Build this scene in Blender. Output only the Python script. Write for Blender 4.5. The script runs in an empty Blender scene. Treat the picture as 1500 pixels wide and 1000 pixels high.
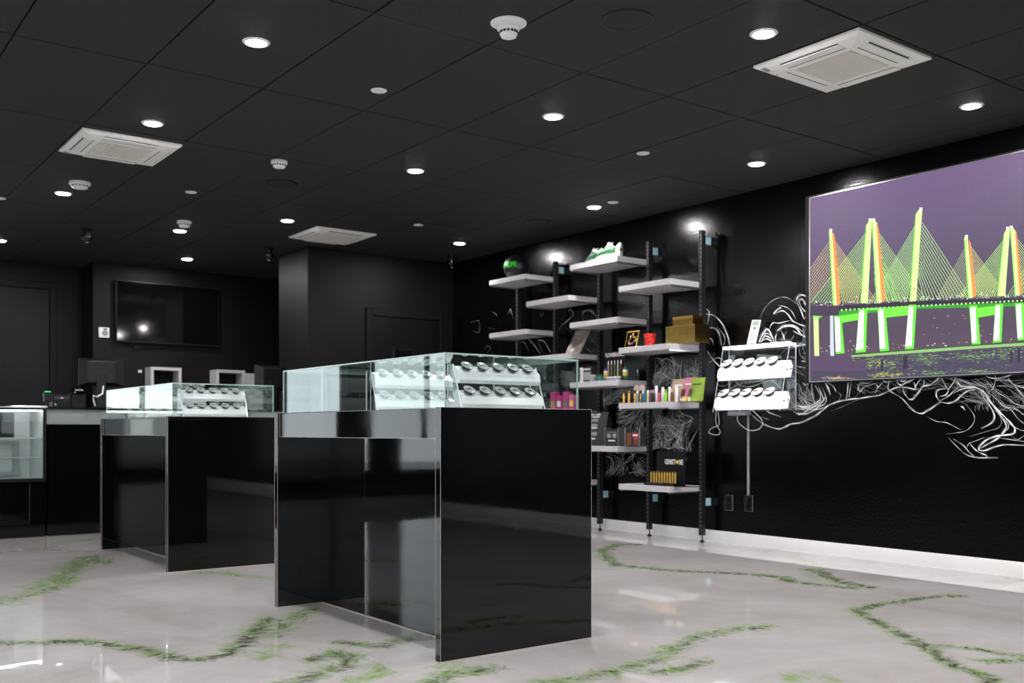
import bpy, bmesh, math, random
import numpy as np
from mathutils import Matrix, Vector

# ------------------------------------------------------------------ camera, world, exposure
S = bpy.context.scene
COL = S.collection
F_PX, YAW, HZ, CX, EYE = 1466.0, 0.6451, 631.0, 750.0, 0.883      # photograph taken as 1500 x 1000
cam_data = bpy.data.cameras.new('camera')
cam = bpy.data.objects.new('camera', cam_data)
COL.objects.link(cam)
cam.location = (0, 0, EYE)
cam.rotation_euler = (math.pi / 2, 0, -YAW)
cam_data.sensor_width = 36.0
cam_data.lens = F_PX / 1500 * 36
cam_data.shift_y = (HZ - 500) / 1500
cam_data.clip_start = 0.05
cam_data.dof.use_dof = True
cam_data.dof.focus_distance = 4.6
cam_data.dof.aperture_fstop = 3.2
S.camera = cam

W_STRENGTH = 3.4
DOWNLIGHT = 860.0
world = bpy.data.worlds.new('overcast_sky')
S.world = world
world.use_nodes = True
wb = world.node_tree.nodes['Background']
wb.inputs[0].default_value = (0.86, 0.93, 1.0, 1)
wb.inputs[1].default_value = W_STRENGTH

S.view_settings.view_transform = 'Standard'
S.view_settings.look = 'None'
S.view_settings.exposure = 0.0
S.view_settings.gamma = 1.0
S.view_settings.use_curve_mapping = False

# room numbers (metres): camera at x=0,y=0; +x to the mural wall, +y into the shop
WX, HC = 6.088, 2.721
XL, YF = -4.5, -4.5
Y_TV, Y_DOOR, X_RET = 11.42, 11.9, 2.9
Y_BLK, Y_BLK2, X_BLK = 9.17, 9.86, 4.36
PI = math.pi
rnd = random.Random(7)

# ------------------------------------------------------------------ pixel helpers (a pixel is a direction; the plane gives the distance)
_s, _c = math.sin(YAW), math.cos(YAW)
def ray(u, v):
    t = (u - CX) / F_PX
    return (_s + t * _c, _c - t * _s, (HZ - v) / F_PX)
def on_x(u, v, x):
    r = ray(u, v); k = x / r[0]
    return Vector((x, r[1] * k, EYE + r[2] * k))
def on_y(u, v, y):
    r = ray(u, v); k = y / r[1]
    return Vector((r[0] * k, y, EYE + r[2] * k))
def on_z(u, v, z):
    r = ray(u, v); k = (z - EYE) / r[2]
    return Vector((r[0] * k, r[1] * k, z))

# ------------------------------------------------------------------ materials
def srgb(r, g, b):
    f = lambda c: (c / 255 / 12.92) if c / 255 <= 0.04045 else ((c / 255 + 0.055) / 1.055) ** 2.4
    return (f(r), f(g), f(b), 1)
MATS = {}
def pbr(name, col, rough=0.5, metal=0.0, bump=0.0, bscale=40.0, var=0.0, vscale=12.0, coat=0.0, emit=None, estr=0.0, spec=0.5, rvar=0.0):
    m = bpy.data.materials.new(name); m.use_nodes = True
    nt = m.node_tree; n = nt.nodes; l = nt.links
    b = n['Principled BSDF']
    b.inputs['Base Color'].default_value = col if len(col) == 4 else (*col, 1)
    b.inputs['Roughness'].default_value = rough
    b.inputs['Metallic'].default_value = metal
    b.inputs['Coat Weight'].default_value = coat
    b.inputs['Coat Roughness'].default_value = 0.03
    b.inputs['Specular IOR Level'].default_value = spec
    tc = n.new('ShaderNodeTexCoord')
    if bump:
        t = n.new('ShaderNodeTexNoise'); t.inputs['Scale'].default_value = bscale; t.inputs['Detail'].default_value = 3
        l.new(tc.outputs['Object'], t.inputs['Vector'])
        bp = n.new('ShaderNodeBump'); bp.inputs['Strength'].default_value = bump; bp.inputs['Distance'].default_value = 0.01
        l.new(t.outputs['Fac'], bp.inputs['Height']); l.new(bp.outputs['Normal'], b.inputs['Normal'])
    if var or rvar:
        t = n.new('ShaderNodeTexNoise'); t.inputs['Scale'].default_value = vscale; t.inputs['Detail'].default_value = 5
        l.new(tc.outputs['Object'], t.inputs['Vector'])
        if var:
            hsv = n.new('ShaderNodeHueSaturation'); hsv.inputs['Color'].default_value = b.inputs['Base Color'].default_value
            mr = n.new('ShaderNodeMapRange'); mr.inputs['From Min'].default_value = 0.3; mr.inputs['From Max'].default_value = 0.7
            mr.inputs['To Min'].default_value = 1 - var; mr.inputs['To Max'].default_value = 1 + var
            l.new(t.outputs['Fac'], mr.inputs['Value']); l.new(mr.outputs['Result'], hsv.inputs['Value'])
            l.new(hsv.outputs['Color'], b.inputs['Base Color'])
        if rvar:
            mr = n.new('ShaderNodeMapRange'); mr.inputs['From Min'].default_value = 0.35; mr.inputs['From Max'].default_value = 0.7
            mr.inputs['To Min'].default_value = rough; mr.inputs['To Max'].default_value = rough + rvar
            l.new(t.outputs['Fac'], mr.inputs['Value']); l.new(mr.outputs['Result'], b.inputs['Roughness'])
    if emit:
        b.inputs['Emission Color'].default_value = emit if len(emit) == 4 else (*emit, 1)
        b.inputs['Emission Strength'].default_value = estr
    MATS[name] = m
    return m

def thin_glass(name, tint, ior=1.5, mixmax=1.0):
    m = bpy.data.materials.new(name); m.use_nodes = True
    nt = m.node_tree; n = nt.nodes; l = nt.links
    n.remove(n['Principled BSDF'])
    out = n['Material Output']
    tr = n.new('ShaderNodeBsdfTransparent'); tr.inputs[0].default_value = (*tint, 1)
    gl = n.new('ShaderNodeBsdfGlossy'); gl.inputs['Roughness'].default_value = 0.0; gl.inputs[0].default_value = (0.95, 1, 0.98, 1)
    fr = n.new('ShaderNodeFresnel'); ge = n.new('ShaderNodeNewGeometry'); mr = n.new('ShaderNodeMapRange')
    mr.inputs['To Min'].default_value = ior; mr.inputs['To Max'].default_value = 1 / ior      # same reflectance on both sides of a thin sheet
    l.new(ge.outputs['Backfacing'], mr.inputs['Value']); l.new(mr.outputs[0], fr.inputs[0])
    mx = n.new('ShaderNodeMixShader')
    l.new(fr.outputs[0], mx.inputs[0]); l.new(tr.outputs[0], mx.inputs[1]); l.new(gl.outputs[0], mx.inputs[2])
    l.new(mx.outputs[0], out.inputs[0])
    MATS[name] = m
    return m

pbr('black_gloss', (0.0022, 0.0023, 0.0026), 0.025, rvar=0.03, vscale=3, bump=0.012, bscale=7)
pbr('black_wall', (0.0013, 0.0012, 0.0013), 0.17, bump=0.10, bscale=55, rvar=0.06, vscale=2, spec=0.24)
pbr('charcoal_wall', (0.0036, 0.0033, 0.0037), 0.5, spec=0.22, bump=0.05, bscale=90, var=0.15, vscale=3)
pbr('charcoal_door', (0.0030, 0.0029, 0.0032), 0.42, spec=0.25, var=0.15, vscale=4)
pbr('edge_band', (0.42, 0.38, 0.34), 0.35)
pbr('white_shelf', (0.52, 0.51, 0.52), 0.45, var=0.04, bump=0.02, bscale=60)
pbr('white_base', (0.80, 0.79, 0.78), 0.28, var=0.03, vscale=3)
pbr('black_metal', (0.012, 0.0125, 0.014), 0.38, metal=0.0, var=0.1)
pbr('hole_dark', (0.30, 0.30, 0.31), 0.5)
pbr('chrome', (0.72, 0.72, 0.73), 0.12, metal=1.0)
pbr('brushed', (0.55, 0.55, 0.56), 0.3, metal=1.0)
pbr('glass_edge', (0.42, 0.55, 0.51), 0.2, coat=0.3)
pbr('white_plastic', (0.87, 0.87, 0.86), 0.35, var=0.02)
pbr('cream_plastic', (0.92, 0.90, 0.87), 0.4, var=0.03)
pbr('grille', (0.80, 0.76, 0.71), 0.6)
pbr('dark_slot', (0.03, 0.03, 0.032), 0.6)
pbr('black_plastic', (0.006, 0.006, 0.0065), 0.35, var=0.1, spec=0.3)
pbr('black_matte', (0.004, 0.004, 0.0045), 0.7, spec=0.25)
pbr('screen_glass', (0.003, 0.003, 0.004), 0.06)
pbr('light_lens', (1, 1, 1), 0.4, emit=(1.0, 0.95, 0.97), estr=DOWNLIGHT)
pbr('led_strip', (1, 1, 1), 0.4, emit=(0.93, 0.97, 1.0), estr=22.0)
pbr('sticker_blue', srgb(168, 208, 218), 0.5, var=0.06, vscale=200)
pbr('sticker_white', (0.75, 0.78, 0.80), 0.5)
pbr('mural_paint', (0.8, 0.8, 0.8), 0.5)
pbr('acrylic_white', (0.80, 0.80, 0.82), 0.18, var=0.02)
pbr('jar_silver', (0.10, 0.10, 0.105), 0.15, metal=0.8)
pbr('jar_lid', (0.55, 0.56, 0.56), 0.14, metal=0.45)
pbr('acrylic_lit', (0.8, 0.8, 0.82), 0.2, emit=(0.96, 0.97, 1.0), estr=0.75)
pbr('green_led', (0.02, 0.5, 0.1), 0.3, emit=(0.05, 0.9, 0.2), estr=1.5)
pbr('paper', (0.72, 0.68, 0.70), 0.7, var=0.05)
pbr('gold', srgb(196, 160, 80), 0.22, metal=1.0, var=0.15, bump=0.03, bscale=20)
pbr('gold_foil', srgb(150, 122, 66), 0.2, metal=1.0, var=0.15, vscale=20, bump=0.03)
pbr('gold_bright', srgb(232, 188, 92), 0.25, metal=0.7)
pbr('silver_foil', srgb(190, 180, 170), 0.28, metal=0.95, bump=0.5, bscale=25, var=0.25, vscale=22)
pbr('red', srgb(236, 52, 34), 0.45, var=0.25, vscale=50)
pbr('dark_red', srgb(130, 30, 26), 0.5)
pbr('brown', srgb(120, 60, 32), 0.5, var=0.3, vscale=40)
pbr('green', srgb(6, 78, 30), 0.5, var=0.35, vscale=45)
pbr('green_text', srgb(40, 235, 50), 0.5, emit=srgb(30, 220, 45), estr=0.25)  # printed letters, brightened by a little glow in the material
pbr('lime', srgb(128, 156, 44), 0.45, var=0.15, vscale=40)
pbr('lime_bright', srgb(150, 226, 30), 0.4)
pbr('pink', srgb(196, 118, 140), 0.45, var=0.12, vscale=40)
pbr('magenta', srgb(190, 30, 120), 0.45, var=0.3, vscale=50)
pbr('beige', srgb(186, 164, 138), 0.5, var=0.1, vscale=40)
pbr('yellow', srgb(236, 200, 50), 0.45)
pbr('purple', srgb(84, 52, 92), 0.4)
pbr('blue', srgb(60, 96, 170), 0.4)
pbr('teal', srgb(40, 120, 96), 0.4)
pbr('plum', srgb(74, 40, 50), 0.4)
pbr('rose', srgb(206, 74, 100), 0.4)
pbr('skin_pink', srgb(226, 196, 186), 0.45)
pbr('grey_card', srgb(150, 150, 152), 0.5, var=0.1)
pbr('dark_card', srgb(34, 33, 34), 0.5, var=0.2, vscale=30)
pbr('white_print', (0.78, 0.78, 0.78), 0.5)
pbr('shoe_white', (0.34, 0.34, 0.335), 0.5, var=0.04, vscale=60)
pbr('ball_black', (0.012, 0.012, 0.013), 0.38, bump=0.12, bscale=300)
pbr('leaf_green', srgb(40, 130, 60), 0.5)
pbr('amber', srgb(150, 90, 50), 0.3)
pbr('pavement', (0.33, 0.32, 0.31), 0.8, var=0.15, vscale=2)
pbr('mullion', (0.02, 0.02, 0.022), 0.35)
thin_glass('case_glass', (0.955, 0.985, 0.975))
thin_glass('window_glass', (0.97, 0.985, 0.98))
thin_glass('acrylic_clear', (0.97, 0.97, 0.98), 1.45)

# ceiling tile: charcoal mineral fibre with pin holes and light specks
def tile_material():
    m = pbr('ceiling_tile', (0.034, 0.032, 0.034), 0.75)
    nt = m.node_tree; n = nt.nodes; l = nt.links; b = n['Principled BSDF']
    g = n.new('ShaderNodeNewGeometry')
    a = n.new('ShaderNodeTexNoise'); a.inputs['Scale'].default_value = 75; a.inputs['Detail'].default_value = 3
    c = n.new('ShaderNodeTexNoise'); c.inputs['Scale'].default_value = 170; c.inputs['Detail'].default_value = 2
    l.new(g.outputs['Position'], a.inputs['Vector']); l.new(g.outputs['Position'], c.inputs['Vector'])
    r = n.new('ShaderNodeValToRGB')
    r.color_ramp.elements[0].position = 0.34; r.color_ramp.elements[0].color = (0.003, 0.003, 0.003, 1)
    r.color_ramp.elements[1].position = 0.44; r.color_ramp.elements[1].color = (0.0145, 0.0135, 0.0145, 1)
    l.new(a.outputs['Fac'], r.inputs[0])
    r2 = n.new('ShaderNodeValToRGB')
    r2.color_ramp.elements[0].position = 0.70; r2.color_ramp.elements[0].color = (0, 0, 0, 1)
    r2.color_ramp.elements[1].position = 0.76; r2.color_ramp.elements[1].color = (0.085, 0.085, 0.085, 1)
    l.new(c.outputs['Fac'], r2.inputs[0])
    mx = n.new('ShaderNodeMixRGB'); mx.blend_type = 'ADD'; mx.inputs[0].default_value = 1
    l.new(r.outputs[0], mx.inputs[1]); l.new(r2.outputs[0], mx.inputs[2])
    l.new(mx.outputs[0], b.inputs['Base Color'])
    bp = n.new('ShaderNodeBump'); bp.inputs['Strength'].default_value = 0.35; bp.inputs['Distance'].default_value = 0.004
    l.new(a.outputs['Fac'], bp.inputs['Height']); l.new(bp.outputs['Normal'], b.inputs['Normal'])
tile_material()

# poured epoxy floor: pale grey marble with green and black veins (vein position from mesh attributes)
def floor_material():
    m = pbr('epoxy_floor', (0.6, 0.6, 0.6), 0.018)
    nt = m.node_tree; n = nt.nodes; l = nt.links; b = n['Principled BSDF']
    b.inputs['Coat Weight'].default_value = 0.0
    g = n.new('ShaderNodeNewGeometry')
    def noise(scale, detail=5, dist=0.0, rough=0.55):
        t = n.new('ShaderNodeTexNoise'); t.inputs['Scale'].default_value = scale; t.inputs['Detail'].default_value = detail
        t.inputs['Distortion'].default_value = dist; t.inputs['Roughness'].default_value = rough
        l.new(g.outputs['Position'], t.inputs['Vector']); return t
    def math_(op, a, bb):
        k = n.new('ShaderNodeMath'); k.operation = op
        for i, x in enumerate((a, bb)):
            if isinstance(x, (int, float)): k.inputs[i].default_value = x
            else: l.new(x, k.inputs[i])
        return k.outputs[0]
    base = n.new('ShaderNodeValToRGB')
    base.color_ramp.elements[0].position = 0.30; base.color_ramp.elements[0].color = (0.42, 0.40, 0.385, 1)
    base.color_ramp.elements[1].position = 0.68; base.color_ramp.elements[1].color = (0.575, 0.56, 0.55, 1)
    l.new(noise(0.9, 8, 1.2).outputs['Fac'], base.inputs[0])
    streak = n.new('ShaderNodeMixRGB'); streak.blend_type = 'MULTIPLY'; streak.inputs[0].default_value = 0.35
    st = n.new('ShaderNodeMapRange'); st.inputs['From Min'].default_value = 0.35; st.inputs['From Max'].default_value = 0.6
    st.inputs['To Min'].default_value = 0.85; st.inputs['To Max'].default_value = 1.03
    l.new(noise(5, 9, 1.5, 0.65).outputs['Fac'], st.inputs['Value'])
    l.new(base.outputs[0], streak.inputs[1]); l.new(st.outputs[0], streak.inputs[2])
    ag = n.new('ShaderNodeAttribute'); ag.attribute_name = 'vein_green'
    ak = n.new('ShaderNodeAttribute'); ak.attribute_name = 'vein_black'
    ng = noise(5, 9, 2.6, 0.68); nk = noise(7, 9, 3.0, 0.7)
    def mask(att, nz, gain, off, sharp):
        x = math_('MULTIPLY', att.outputs['Fac'], gain)
        y = math_('MULTIPLY', math_('SUBTRACT', nz.outputs['Fac'], 0.5), 2.6)
        z = math_('ADD', x, math_('MULTIPLY', y, math_('MINIMUM', math_('MULTIPLY', att.outputs['Fac'], 4.0), 1.0)))
        k = n.new('ShaderNodeMath'); k.operation = 'MULTIPLY_ADD'; k.use_clamp = True
        l.new(math_('SUBTRACT', z, off), k.inputs[0]); k.inputs[1].default_value = sharp; k.inputs[2].default_value = 0.0
        return k.outputs[0]
    mg = mask(ag, ng, 1.0, 0.44, 1.25); mk = mask(ak, nk, 1.0, 0.56, 1.5)
    m1 = n.new('ShaderNodeMixRGB'); m1.inputs[2].default_value = (0.18, 0.38, 0.045, 1)
    l.new(math_('MULTIPLY', mg, 0.85), m1.inputs[0]); l.new(streak.outputs[0], m1.inputs[1])
    m2 = n.new('ShaderNodeMixRGB'); m2.inputs[2].default_value = (0.035, 0.032, 0.026, 1)
    l.new(math_('MULTIPLY', mk, 0.9), m2.inputs[0]); l.new(m1.outputs[0], m2.inputs[1])
    l.new(m2.outputs[0], b.inputs['Base Color'])
    bp = n.new('ShaderNodeBump'); bp.inputs['Strength'].default_value = 0.022; bp.inputs['Distance'].default_value = 0.02
    l.new(noise(3.2, 2).outputs['Fac'], bp.inputs['Height']); l.new(bp.outputs['Normal'], b.inputs['Normal'])
floor_material()

def attr_material(name, emit):
    m = pbr(name, (0.5, 0.5, 0.5), 0.5)
    nt = m.node_tree; n = nt.nodes; l = nt.links; b = n['Principled BSDF']
    a = n.new('ShaderNodeAttribute'); a.attribute_name = 'paint'
    if emit:
        b.inputs['Base Color'].default_value = (0.01, 0.01, 0.01, 1); b.inputs['Roughness'].default_value = 0.6; b.inputs['Specular IOR Level'].default_value = 0.15
        t = n.new('ShaderNodeTexNoise'); t.inputs['Scale'].default_value = 60
        mr = n.new('ShaderNodeMapRange'); mr.inputs['To Min'].default_value = 1.15; mr.inputs['To Max'].default_value = 1.35
        l.new(t.outputs['Fac'], mr.inputs['Value']); l.new(mr.outputs[0], b.inputs['Emission Strength'])
        l.new(a.outputs['Color'], b.inputs['Emission Color'])
    else:
        l.new(a.outputs['Color'], b.inputs['Base Color'])
attr_material('led_picture', True)
attr_material('mural_lines', False)

# ------------------------------------------------------------------ mesh helpers
class MB:
    def __init__(self): self.v = []; self.f = []; self.m = []; self.c = None
    def add(self, vs, fs, mi=0):
        o = len(self.v); self.v += [tuple(p) for p in vs]
        self.f += [tuple(i + o for i in f) for f in fs]; self.m += [mi] * len(fs)
        return self
    def box(self, x0, x1, y0, y1, z0, z1, mi=0, M=None):
        vs = [(x, y, z) for z in (z0, z1) for y in (y0, y1) for x in (x0, x1)]
        if M is not None: vs = [M @ Vector(p) for p in vs]
        return self.add(vs, [(0, 2, 3, 1), (4, 5, 7, 6), (0, 1, 5, 4), (2, 6, 7, 3), (0, 4, 6, 2), (1, 3, 7, 5)], mi)
    def pane(self, x0, x1, y0, y1, z0, z1, mi_face=0, mi_edge=1):
        d = (x1 - x0, y1 - y0, z1 - z0); thin = d.index(min(d))
        self.box(x0, x1, y0, y1, z0, z1)
        big = {2: (0, 1), 1: (2, 3), 0: (4, 5)}[thin]
        for k in range(6): self.m[-6 + k] = mi_face if k in big else mi_edge
        return self
    def prism(self, poly, lo, hi, axis='z', mi=0):
        n = len(poly)
        if axis == 'z': vs = [(a, b, z) for z in (lo, hi) for a, b in poly]
        elif axis == 'y': vs = [(a, y, b) for y in (lo, hi) for a, b in poly]
        else: vs = [(x, a, b) for x in (lo, hi) for a, b in poly]
        fs = [tuple(range(n - 1, -1, -1)), tuple(range(n, 2 * n))] + [(i, (i + 1) % n, n + (i + 1) % n, n + i) for i in range(n)]
        return self.add(vs, fs, mi)
    def lathe(self, prof, n=20, cx=0, cy=0, M=None, mi=0):
        vs = []; fs = []
        for r, z in prof:
            for k in range(n):
                a = 2 * PI * k / n; p = (cx + r * math.cos(a), cy + r * math.sin(a), z)
                vs.append(M @ Vector(p) if M is not None else p)
        for i in range(len(prof) - 1):
            for k in range(n):
                fs.append((i * n + k, i * n + (k + 1) % n, (i + 1) * n + (k + 1) % n, (i + 1) * n + k))
        fs.append(tuple(range(n - 1, -1, -1))); fs.append(tuple((len(prof) - 1) * n + k for k in range(n)))
        return self.add(vs, fs, mi)
    def tube(self, pts, r, n=6, mi=0, closed=False):
        pts = [Vector(p) for p in pts]; N = len(pts); vs = []; fs = []
        for i, p in enumerate(pts):
            if closed: t = pts[(i + 1) % N] - pts[i - 1]
            else: t = pts[min(i + 1, N - 1)] - pts[max(i - 1, 0)]
            t.normalize()
            ref = Vector((0, 0, 1)) if abs(t.z) < 0.9 else Vector((1, 0, 0))
            a = t.cross(ref).normalized(); b = t.cross(a)
            for k in range(n):
                th = 2 * PI * k / n; vs.append(p + (a * math.cos(th) + b * math.sin(th)) * r)
        for i in range(N if closed else N - 1):
            j = (i + 1) % N
            for k in range(n): fs.append((i * n + k, i * n + (k + 1) % n, j * n + (k + 1) % n, j * n + k))
        if not closed:
            fs.append(tuple(range(n - 1, -1, -1))); fs.append(tuple((N - 1) * n + k for k in range(n)))
        return self.add(vs, fs, mi)
    def build(self, name, mats, parent=None, bevel=0.0, smooth=None, seg=1):
        me = bpy.data.meshes.new(name)
        me.from_pydata(self.v, [], self.f)
        if isinstance(mats, str): mats = [mats]
        for k in mats: me.materials.append(MATS[k])
        me.polygons.foreach_set('material_index', self.m)
        bm = bmesh.new(); bm.from_mesh(me)
        bmesh.ops.recalc_face_normals(bm, faces=bm.faces)
        if bevel: bmesh.ops.bevel(bm, geom=bm.edges[:], offset=bevel, segments=seg, affect='EDGES', clamp_overlap=True)
        bm.to_mesh(me); bm.free()
        if smooth is not None:
            me.polygons.foreach_set('use_smooth', [True] * len(me.polygons))
            me.set_sharp_from_angle(angle=math.radians(smooth))
        me.update()
        o = bpy.data.objects.new(name, me); COL.objects.link(o)
        if parent: o.parent = parent
        return o

def tag(o, label=None, cat=None, group=None, kind=None):
    if label: o['label'] = label
    if cat: o['category'] = cat
    if group: o['group'] = group
    if kind: o['kind'] = kind
    return o
def thing(name, label, cat, loc=(0, 0, 0), rz=0.0, group=None):
    o = bpy.data.objects.new(name, None); COL.objects.link(o)
    o.empty_display_size = 0.05
    o.location = loc; o.rotation_euler = (0, 0, rz)
    return tag(o, label, cat, group)
def clone(o, loc=None, rz=None, label=None, group=None, parent=None):
    c = o.copy(); COL.objects.link(c)
    if parent: c.parent = parent
    if loc is not None: c.location = loc
    if rz is not None: c.rotation_euler = (0, 0, rz)
    if label: c['label'] = label
    if group: c['group'] = group
    for ch in list(o.children): clone(ch, parent=c)
    return c
_textcache = {}
def text_mesh(s, size, extrude=0.0):
    cu = bpy.data.curves.new('lettering', 'FONT'); cu.body = s; cu.size = size; cu.extrude = extrude
    cu.align_x = 'CENTER'; cu.align_y = 'CENTER'; cu.resolution_u = 2; cu.offset = size * 0.025
    o = bpy.data.objects.new('lettering', cu); COL.objects.link(o)
    dg = bpy.context.evaluated_depsgraph_get(); dg.update()
    me = bpy.data.meshes.new_from_object(o.evaluated_get(dg))
    bpy.data.objects.remove(o); bpy.data.curves.remove(cu)
    return me
def lettering(s, size, mat, parent, loc, width=None, name='lettering', extrude=0.0006, tilt=0.0, squash=1.0):
    me = text_mesh(s, size, extrude)
    me.materials.clear(); me.materials.append(MATS[mat])
    o = bpy.data.objects.new(name, me); COL.objects.link(o); o.parent = parent
    k = 1.0
    if width:
        xs = [v.co.x for v in me.vertices]; k = width / (max(xs) - min(xs))
    o.scale = (k, squash if width else 1.0, 1.0)
    o.location = loc; o.rotation_euler = (PI / 2 + tilt, 0, 0)      # readable from local -y
    return o
FACE_X = -PI / 2          # turns a thing whose front is local -y so that it faces -x (out from the mural wall)

# ================================================================== SETTING
# floor with vein attributes
def px_floor(pts): return [on_z(u, v, 0)[:2] for u, v in pts]
VEINS = [  # pixel trace on the floor, half width (m), black share
    ([(0, 941), (65, 940), (110, 938), (150, 942), (190, 948), (230, 955), (260, 963), (290, 966), (330, 958), (355, 940), (380, 917), (395, 905)], .075, 1.0),
    ([(0, 884), (30, 873), (60, 866), (90, 855), (95, 842), (110, 829), (130, 816), (150, 824)], .12, .7),
    ([(90, 845), (60, 858), (95, 850)], .12, .4),
    ([(290, 838), (320, 838), (350, 843), (393, 846), (420, 846)], .07, .5),
    ([(455, 965), (490, 955), (515, 962), (495, 978), (450, 992), (420, 1002)], .085, .9),
    ([(540, 975), (560, 985), (520, 997)], .07, .5),
    ([(398, 930), (412, 914), (440, 898), (455, 893)], .09, .8), ([(385, 960), (398, 950), (412, 945)], .08, .4),
    ([(500, 940), (555, 946), (590, 936), (615, 928), (640, 932)], .07, .9),
    ([(630, 1000), (655, 985), (690, 984), (720, 978)], .08, .9), ([(700, 940), (650, 976), (690, 980)], .05, .3),
    ([(790, 1002), (850, 992), (885, 986), (915, 978), (960, 965), (990, 948), (1015, 935), (1050, 925), (1090, 920), (1125, 917)], .075, .8),
    ([(960, 985), (1000, 978), (1030, 968)], .06, .9),
    ([(935, 797), (905, 797), (882, 806), (890, 820), (905, 828), (950, 832), (1000, 836), (1050, 838), (1100, 841), (1145, 845), (1158, 852), (1200, 856), (1250, 861)], .075, .9),
    ([(1190, 834), (1205, 843), (1230, 852), (1270, 860)], .09, .9),
    ([(1405, 872), (1370, 873), (1320, 880), (1280, 886), (1252, 893), (1270, 905), (1290, 914), (1320, 930), (1350, 943), (1362, 951), (1378, 966), (1395, 976), (1430, 986), (1458, 995), (1440, 1004)], .06, 1.0),
    ([(1335, 942), (1390, 946), (1430, 950), (1470, 957), (1520, 962)], .05, 1.0),
    ([(1165, 992), (1185, 985), (1215, 996)], .06, .3), ([(1160, 815), (1200, 828)], .05, .2), ([(1465, 843), (1515, 852)], .05, .4),
    ([(60, 797), (100, 792), (137, 790)], .06, .4),
]
def build_floor():
    x0, x1, y0, y1, st = XL, WX, YF, Y_DOOR, 0.034
    nx = int((x1 - x0) / st) + 1; ny = int((y1 - y0) / st) + 1
    xs = np.linspace(x0, x1, nx); ys = np.linspace(y0, y1, ny)
    gx, gy = np.meshgrid(xs, ys)
    co = np.stack([gx, gy, np.zeros_like(gx)], -1).reshape(-1, 3)
    r = random.Random(3)
    extra = []
    for k in range(16):       # the same veining carries on outside the picture
        x, y = r.uniform(-4, 5), r.uniform(-4, 2.2); a = r.uniform(0, 6.28); pl = []
        for i in range(9):
            pl.append((x, y)); a += r.uniform(-.7, .7); x += .3 * math.cos(a); y += .3 * math.sin(a)
        if all(q[1] < 2.4 for q in pl): extra.append((pl, r.uniform(.05, .1), r.uniform(.4, 1)))
    G = np.zeros(len(co)); K = np.zeros(len(co)); P2 = co[:, :2]
    for pl, w, ks in [(px_floor(p), w, k) for p, w, k in VEINS] + extra:
        pl = np.array(pl)
        for a, b in zip(pl[:-1], pl[1:]):
            lo = np.minimum(a, b) - 4 * w; hi = np.maximum(a, b) + 4 * w
            sel = np.where(((P2 >= lo) & (P2 <= hi)).all(1))[0]
            if not len(sel): continue
            q = P2[sel]; d = b - a; L = max(d @ d, 1e-9)
            t = np.clip(((q - a) @ d) / L, 0, 1); dd = q - (a + t[:, None] * d)
            dist = np.linalg.norm(dd, axis=1); side = (dd[:, 1] * d[0] - dd[:, 0] * d[1]) / math.sqrt(L)
            g = np.exp(-((dist) / (1.25 * w)) ** 2) * 0.9
            k = np.exp(-((dist + .25 * np.sign(d[0] + 1e-6) * side) / (0.95 * w)) ** 2) * ks * 0.95
            G[sel] = np.maximum(G[sel], g); K[sel] = np.maximum(K[sel], k)
    idx = np.arange(nx * ny).reshape(ny, nx)
    q = np.stack([idx[:-1, :-1], idx[:-1, 1:], idx[1:, 1:], idx[1:, :-1]], -1).reshape(-1, 4)
    me = bpy.data.meshes.new('floor'); me.vertices.add(len(co)); me.vertices.foreach_set('co', co.ravel())
    me.loops.add(q.size); me.loops.foreach_set('vertex_index', q.ravel())
    me.polygons.add(len(q)); me.polygons.foreach_set('loop_start', np.arange(0, q.size, 4)); me.polygons.foreach_set('loop_total', np.full(len(q), 4))
    me.update(calc_edges=True)
    for nm, arr in (('vein_green', G), ('vein_black', K)):
        a = me.attributes.new(nm, 'FLOAT', 'POINT'); a.data.foreach_set('value', arr.astype(np.float32))
    me.materials.append(MATS['epoxy_floor'])
    o = bpy.data.objects.new('floor', me); COL.objects.link(o)
    return tag(o, 'glossy pale grey poured floor with green and black veins', kind='structure')
build_floor()

MB().box(XL - 14, WX + 14, YF - 16, YF - 0.25, -0.12, -0.04).box(XL - 14, XL - 0.25, YF - 0.25, Y_DOOR + 0.3, -0.12, -0.04).box(XL - 14, WX, Y_DOOR + 0.3, Y_DOOR + 14, -0.12, -0.04).build('ground', 'pavement')['kind'] = 'structure'

# ceiling slab with individual tiles
TX0, TY0, TW, TL = 0.946, 2.664, 0.6096, 1.2192
ceil = MB().box(XL, WX, YF, Y_DOOR + 0.1, HC + 0.012, HC + 0.12).build('ceiling', 'black_matte')
tag(ceil, 'black suspended ceiling of large speckled tiles', kind='structure')
tiles = {}
def add_tile(x0, x1, y0, y1):
    g = 0.0035
    key = (round(x1 - x0, 3), round(y1 - y0, 3))
    if key not in tiles:
        hx, hy = (x1 - x0) / 2 - g, (y1 - y0) / 2 - g
        tiles[key] = MB().box(-hx, hx, -hy, hy, 0, 0.011).build('tile', 'ceiling_tile', ceil, bevel=0.0025); o = tiles[key]
    else:
        o = tiles[key].copy(); COL.objects.link(o)
    o.location = ((x0 + x1) / 2, (y0 + y1) / 2, HC + rnd.choice([0, 0, 0, 0.001, -0.002, 0.0005]))
    o.rotation_euler = (rnd.uniform(-.0012, .0012), rnd.uniform(-.002, .002), 0)
xe = [XL] + [TX0 + TW * i for i in range(-8, 9)] + [WX]
ye = [YF] + [TY0 + TL * j for j in range(-5, 8)] + [Y_DOOR]
for i in range(len(xe) - 1):
    for j in range(len(ye) - 1):
        if xe[i + 1] - xe[i] > 0.05 and ye[j + 1] - ye[j] > 0.05:
            add_tile(xe[i], xe[i + 1], ye[j], ye[j + 1])

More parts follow.
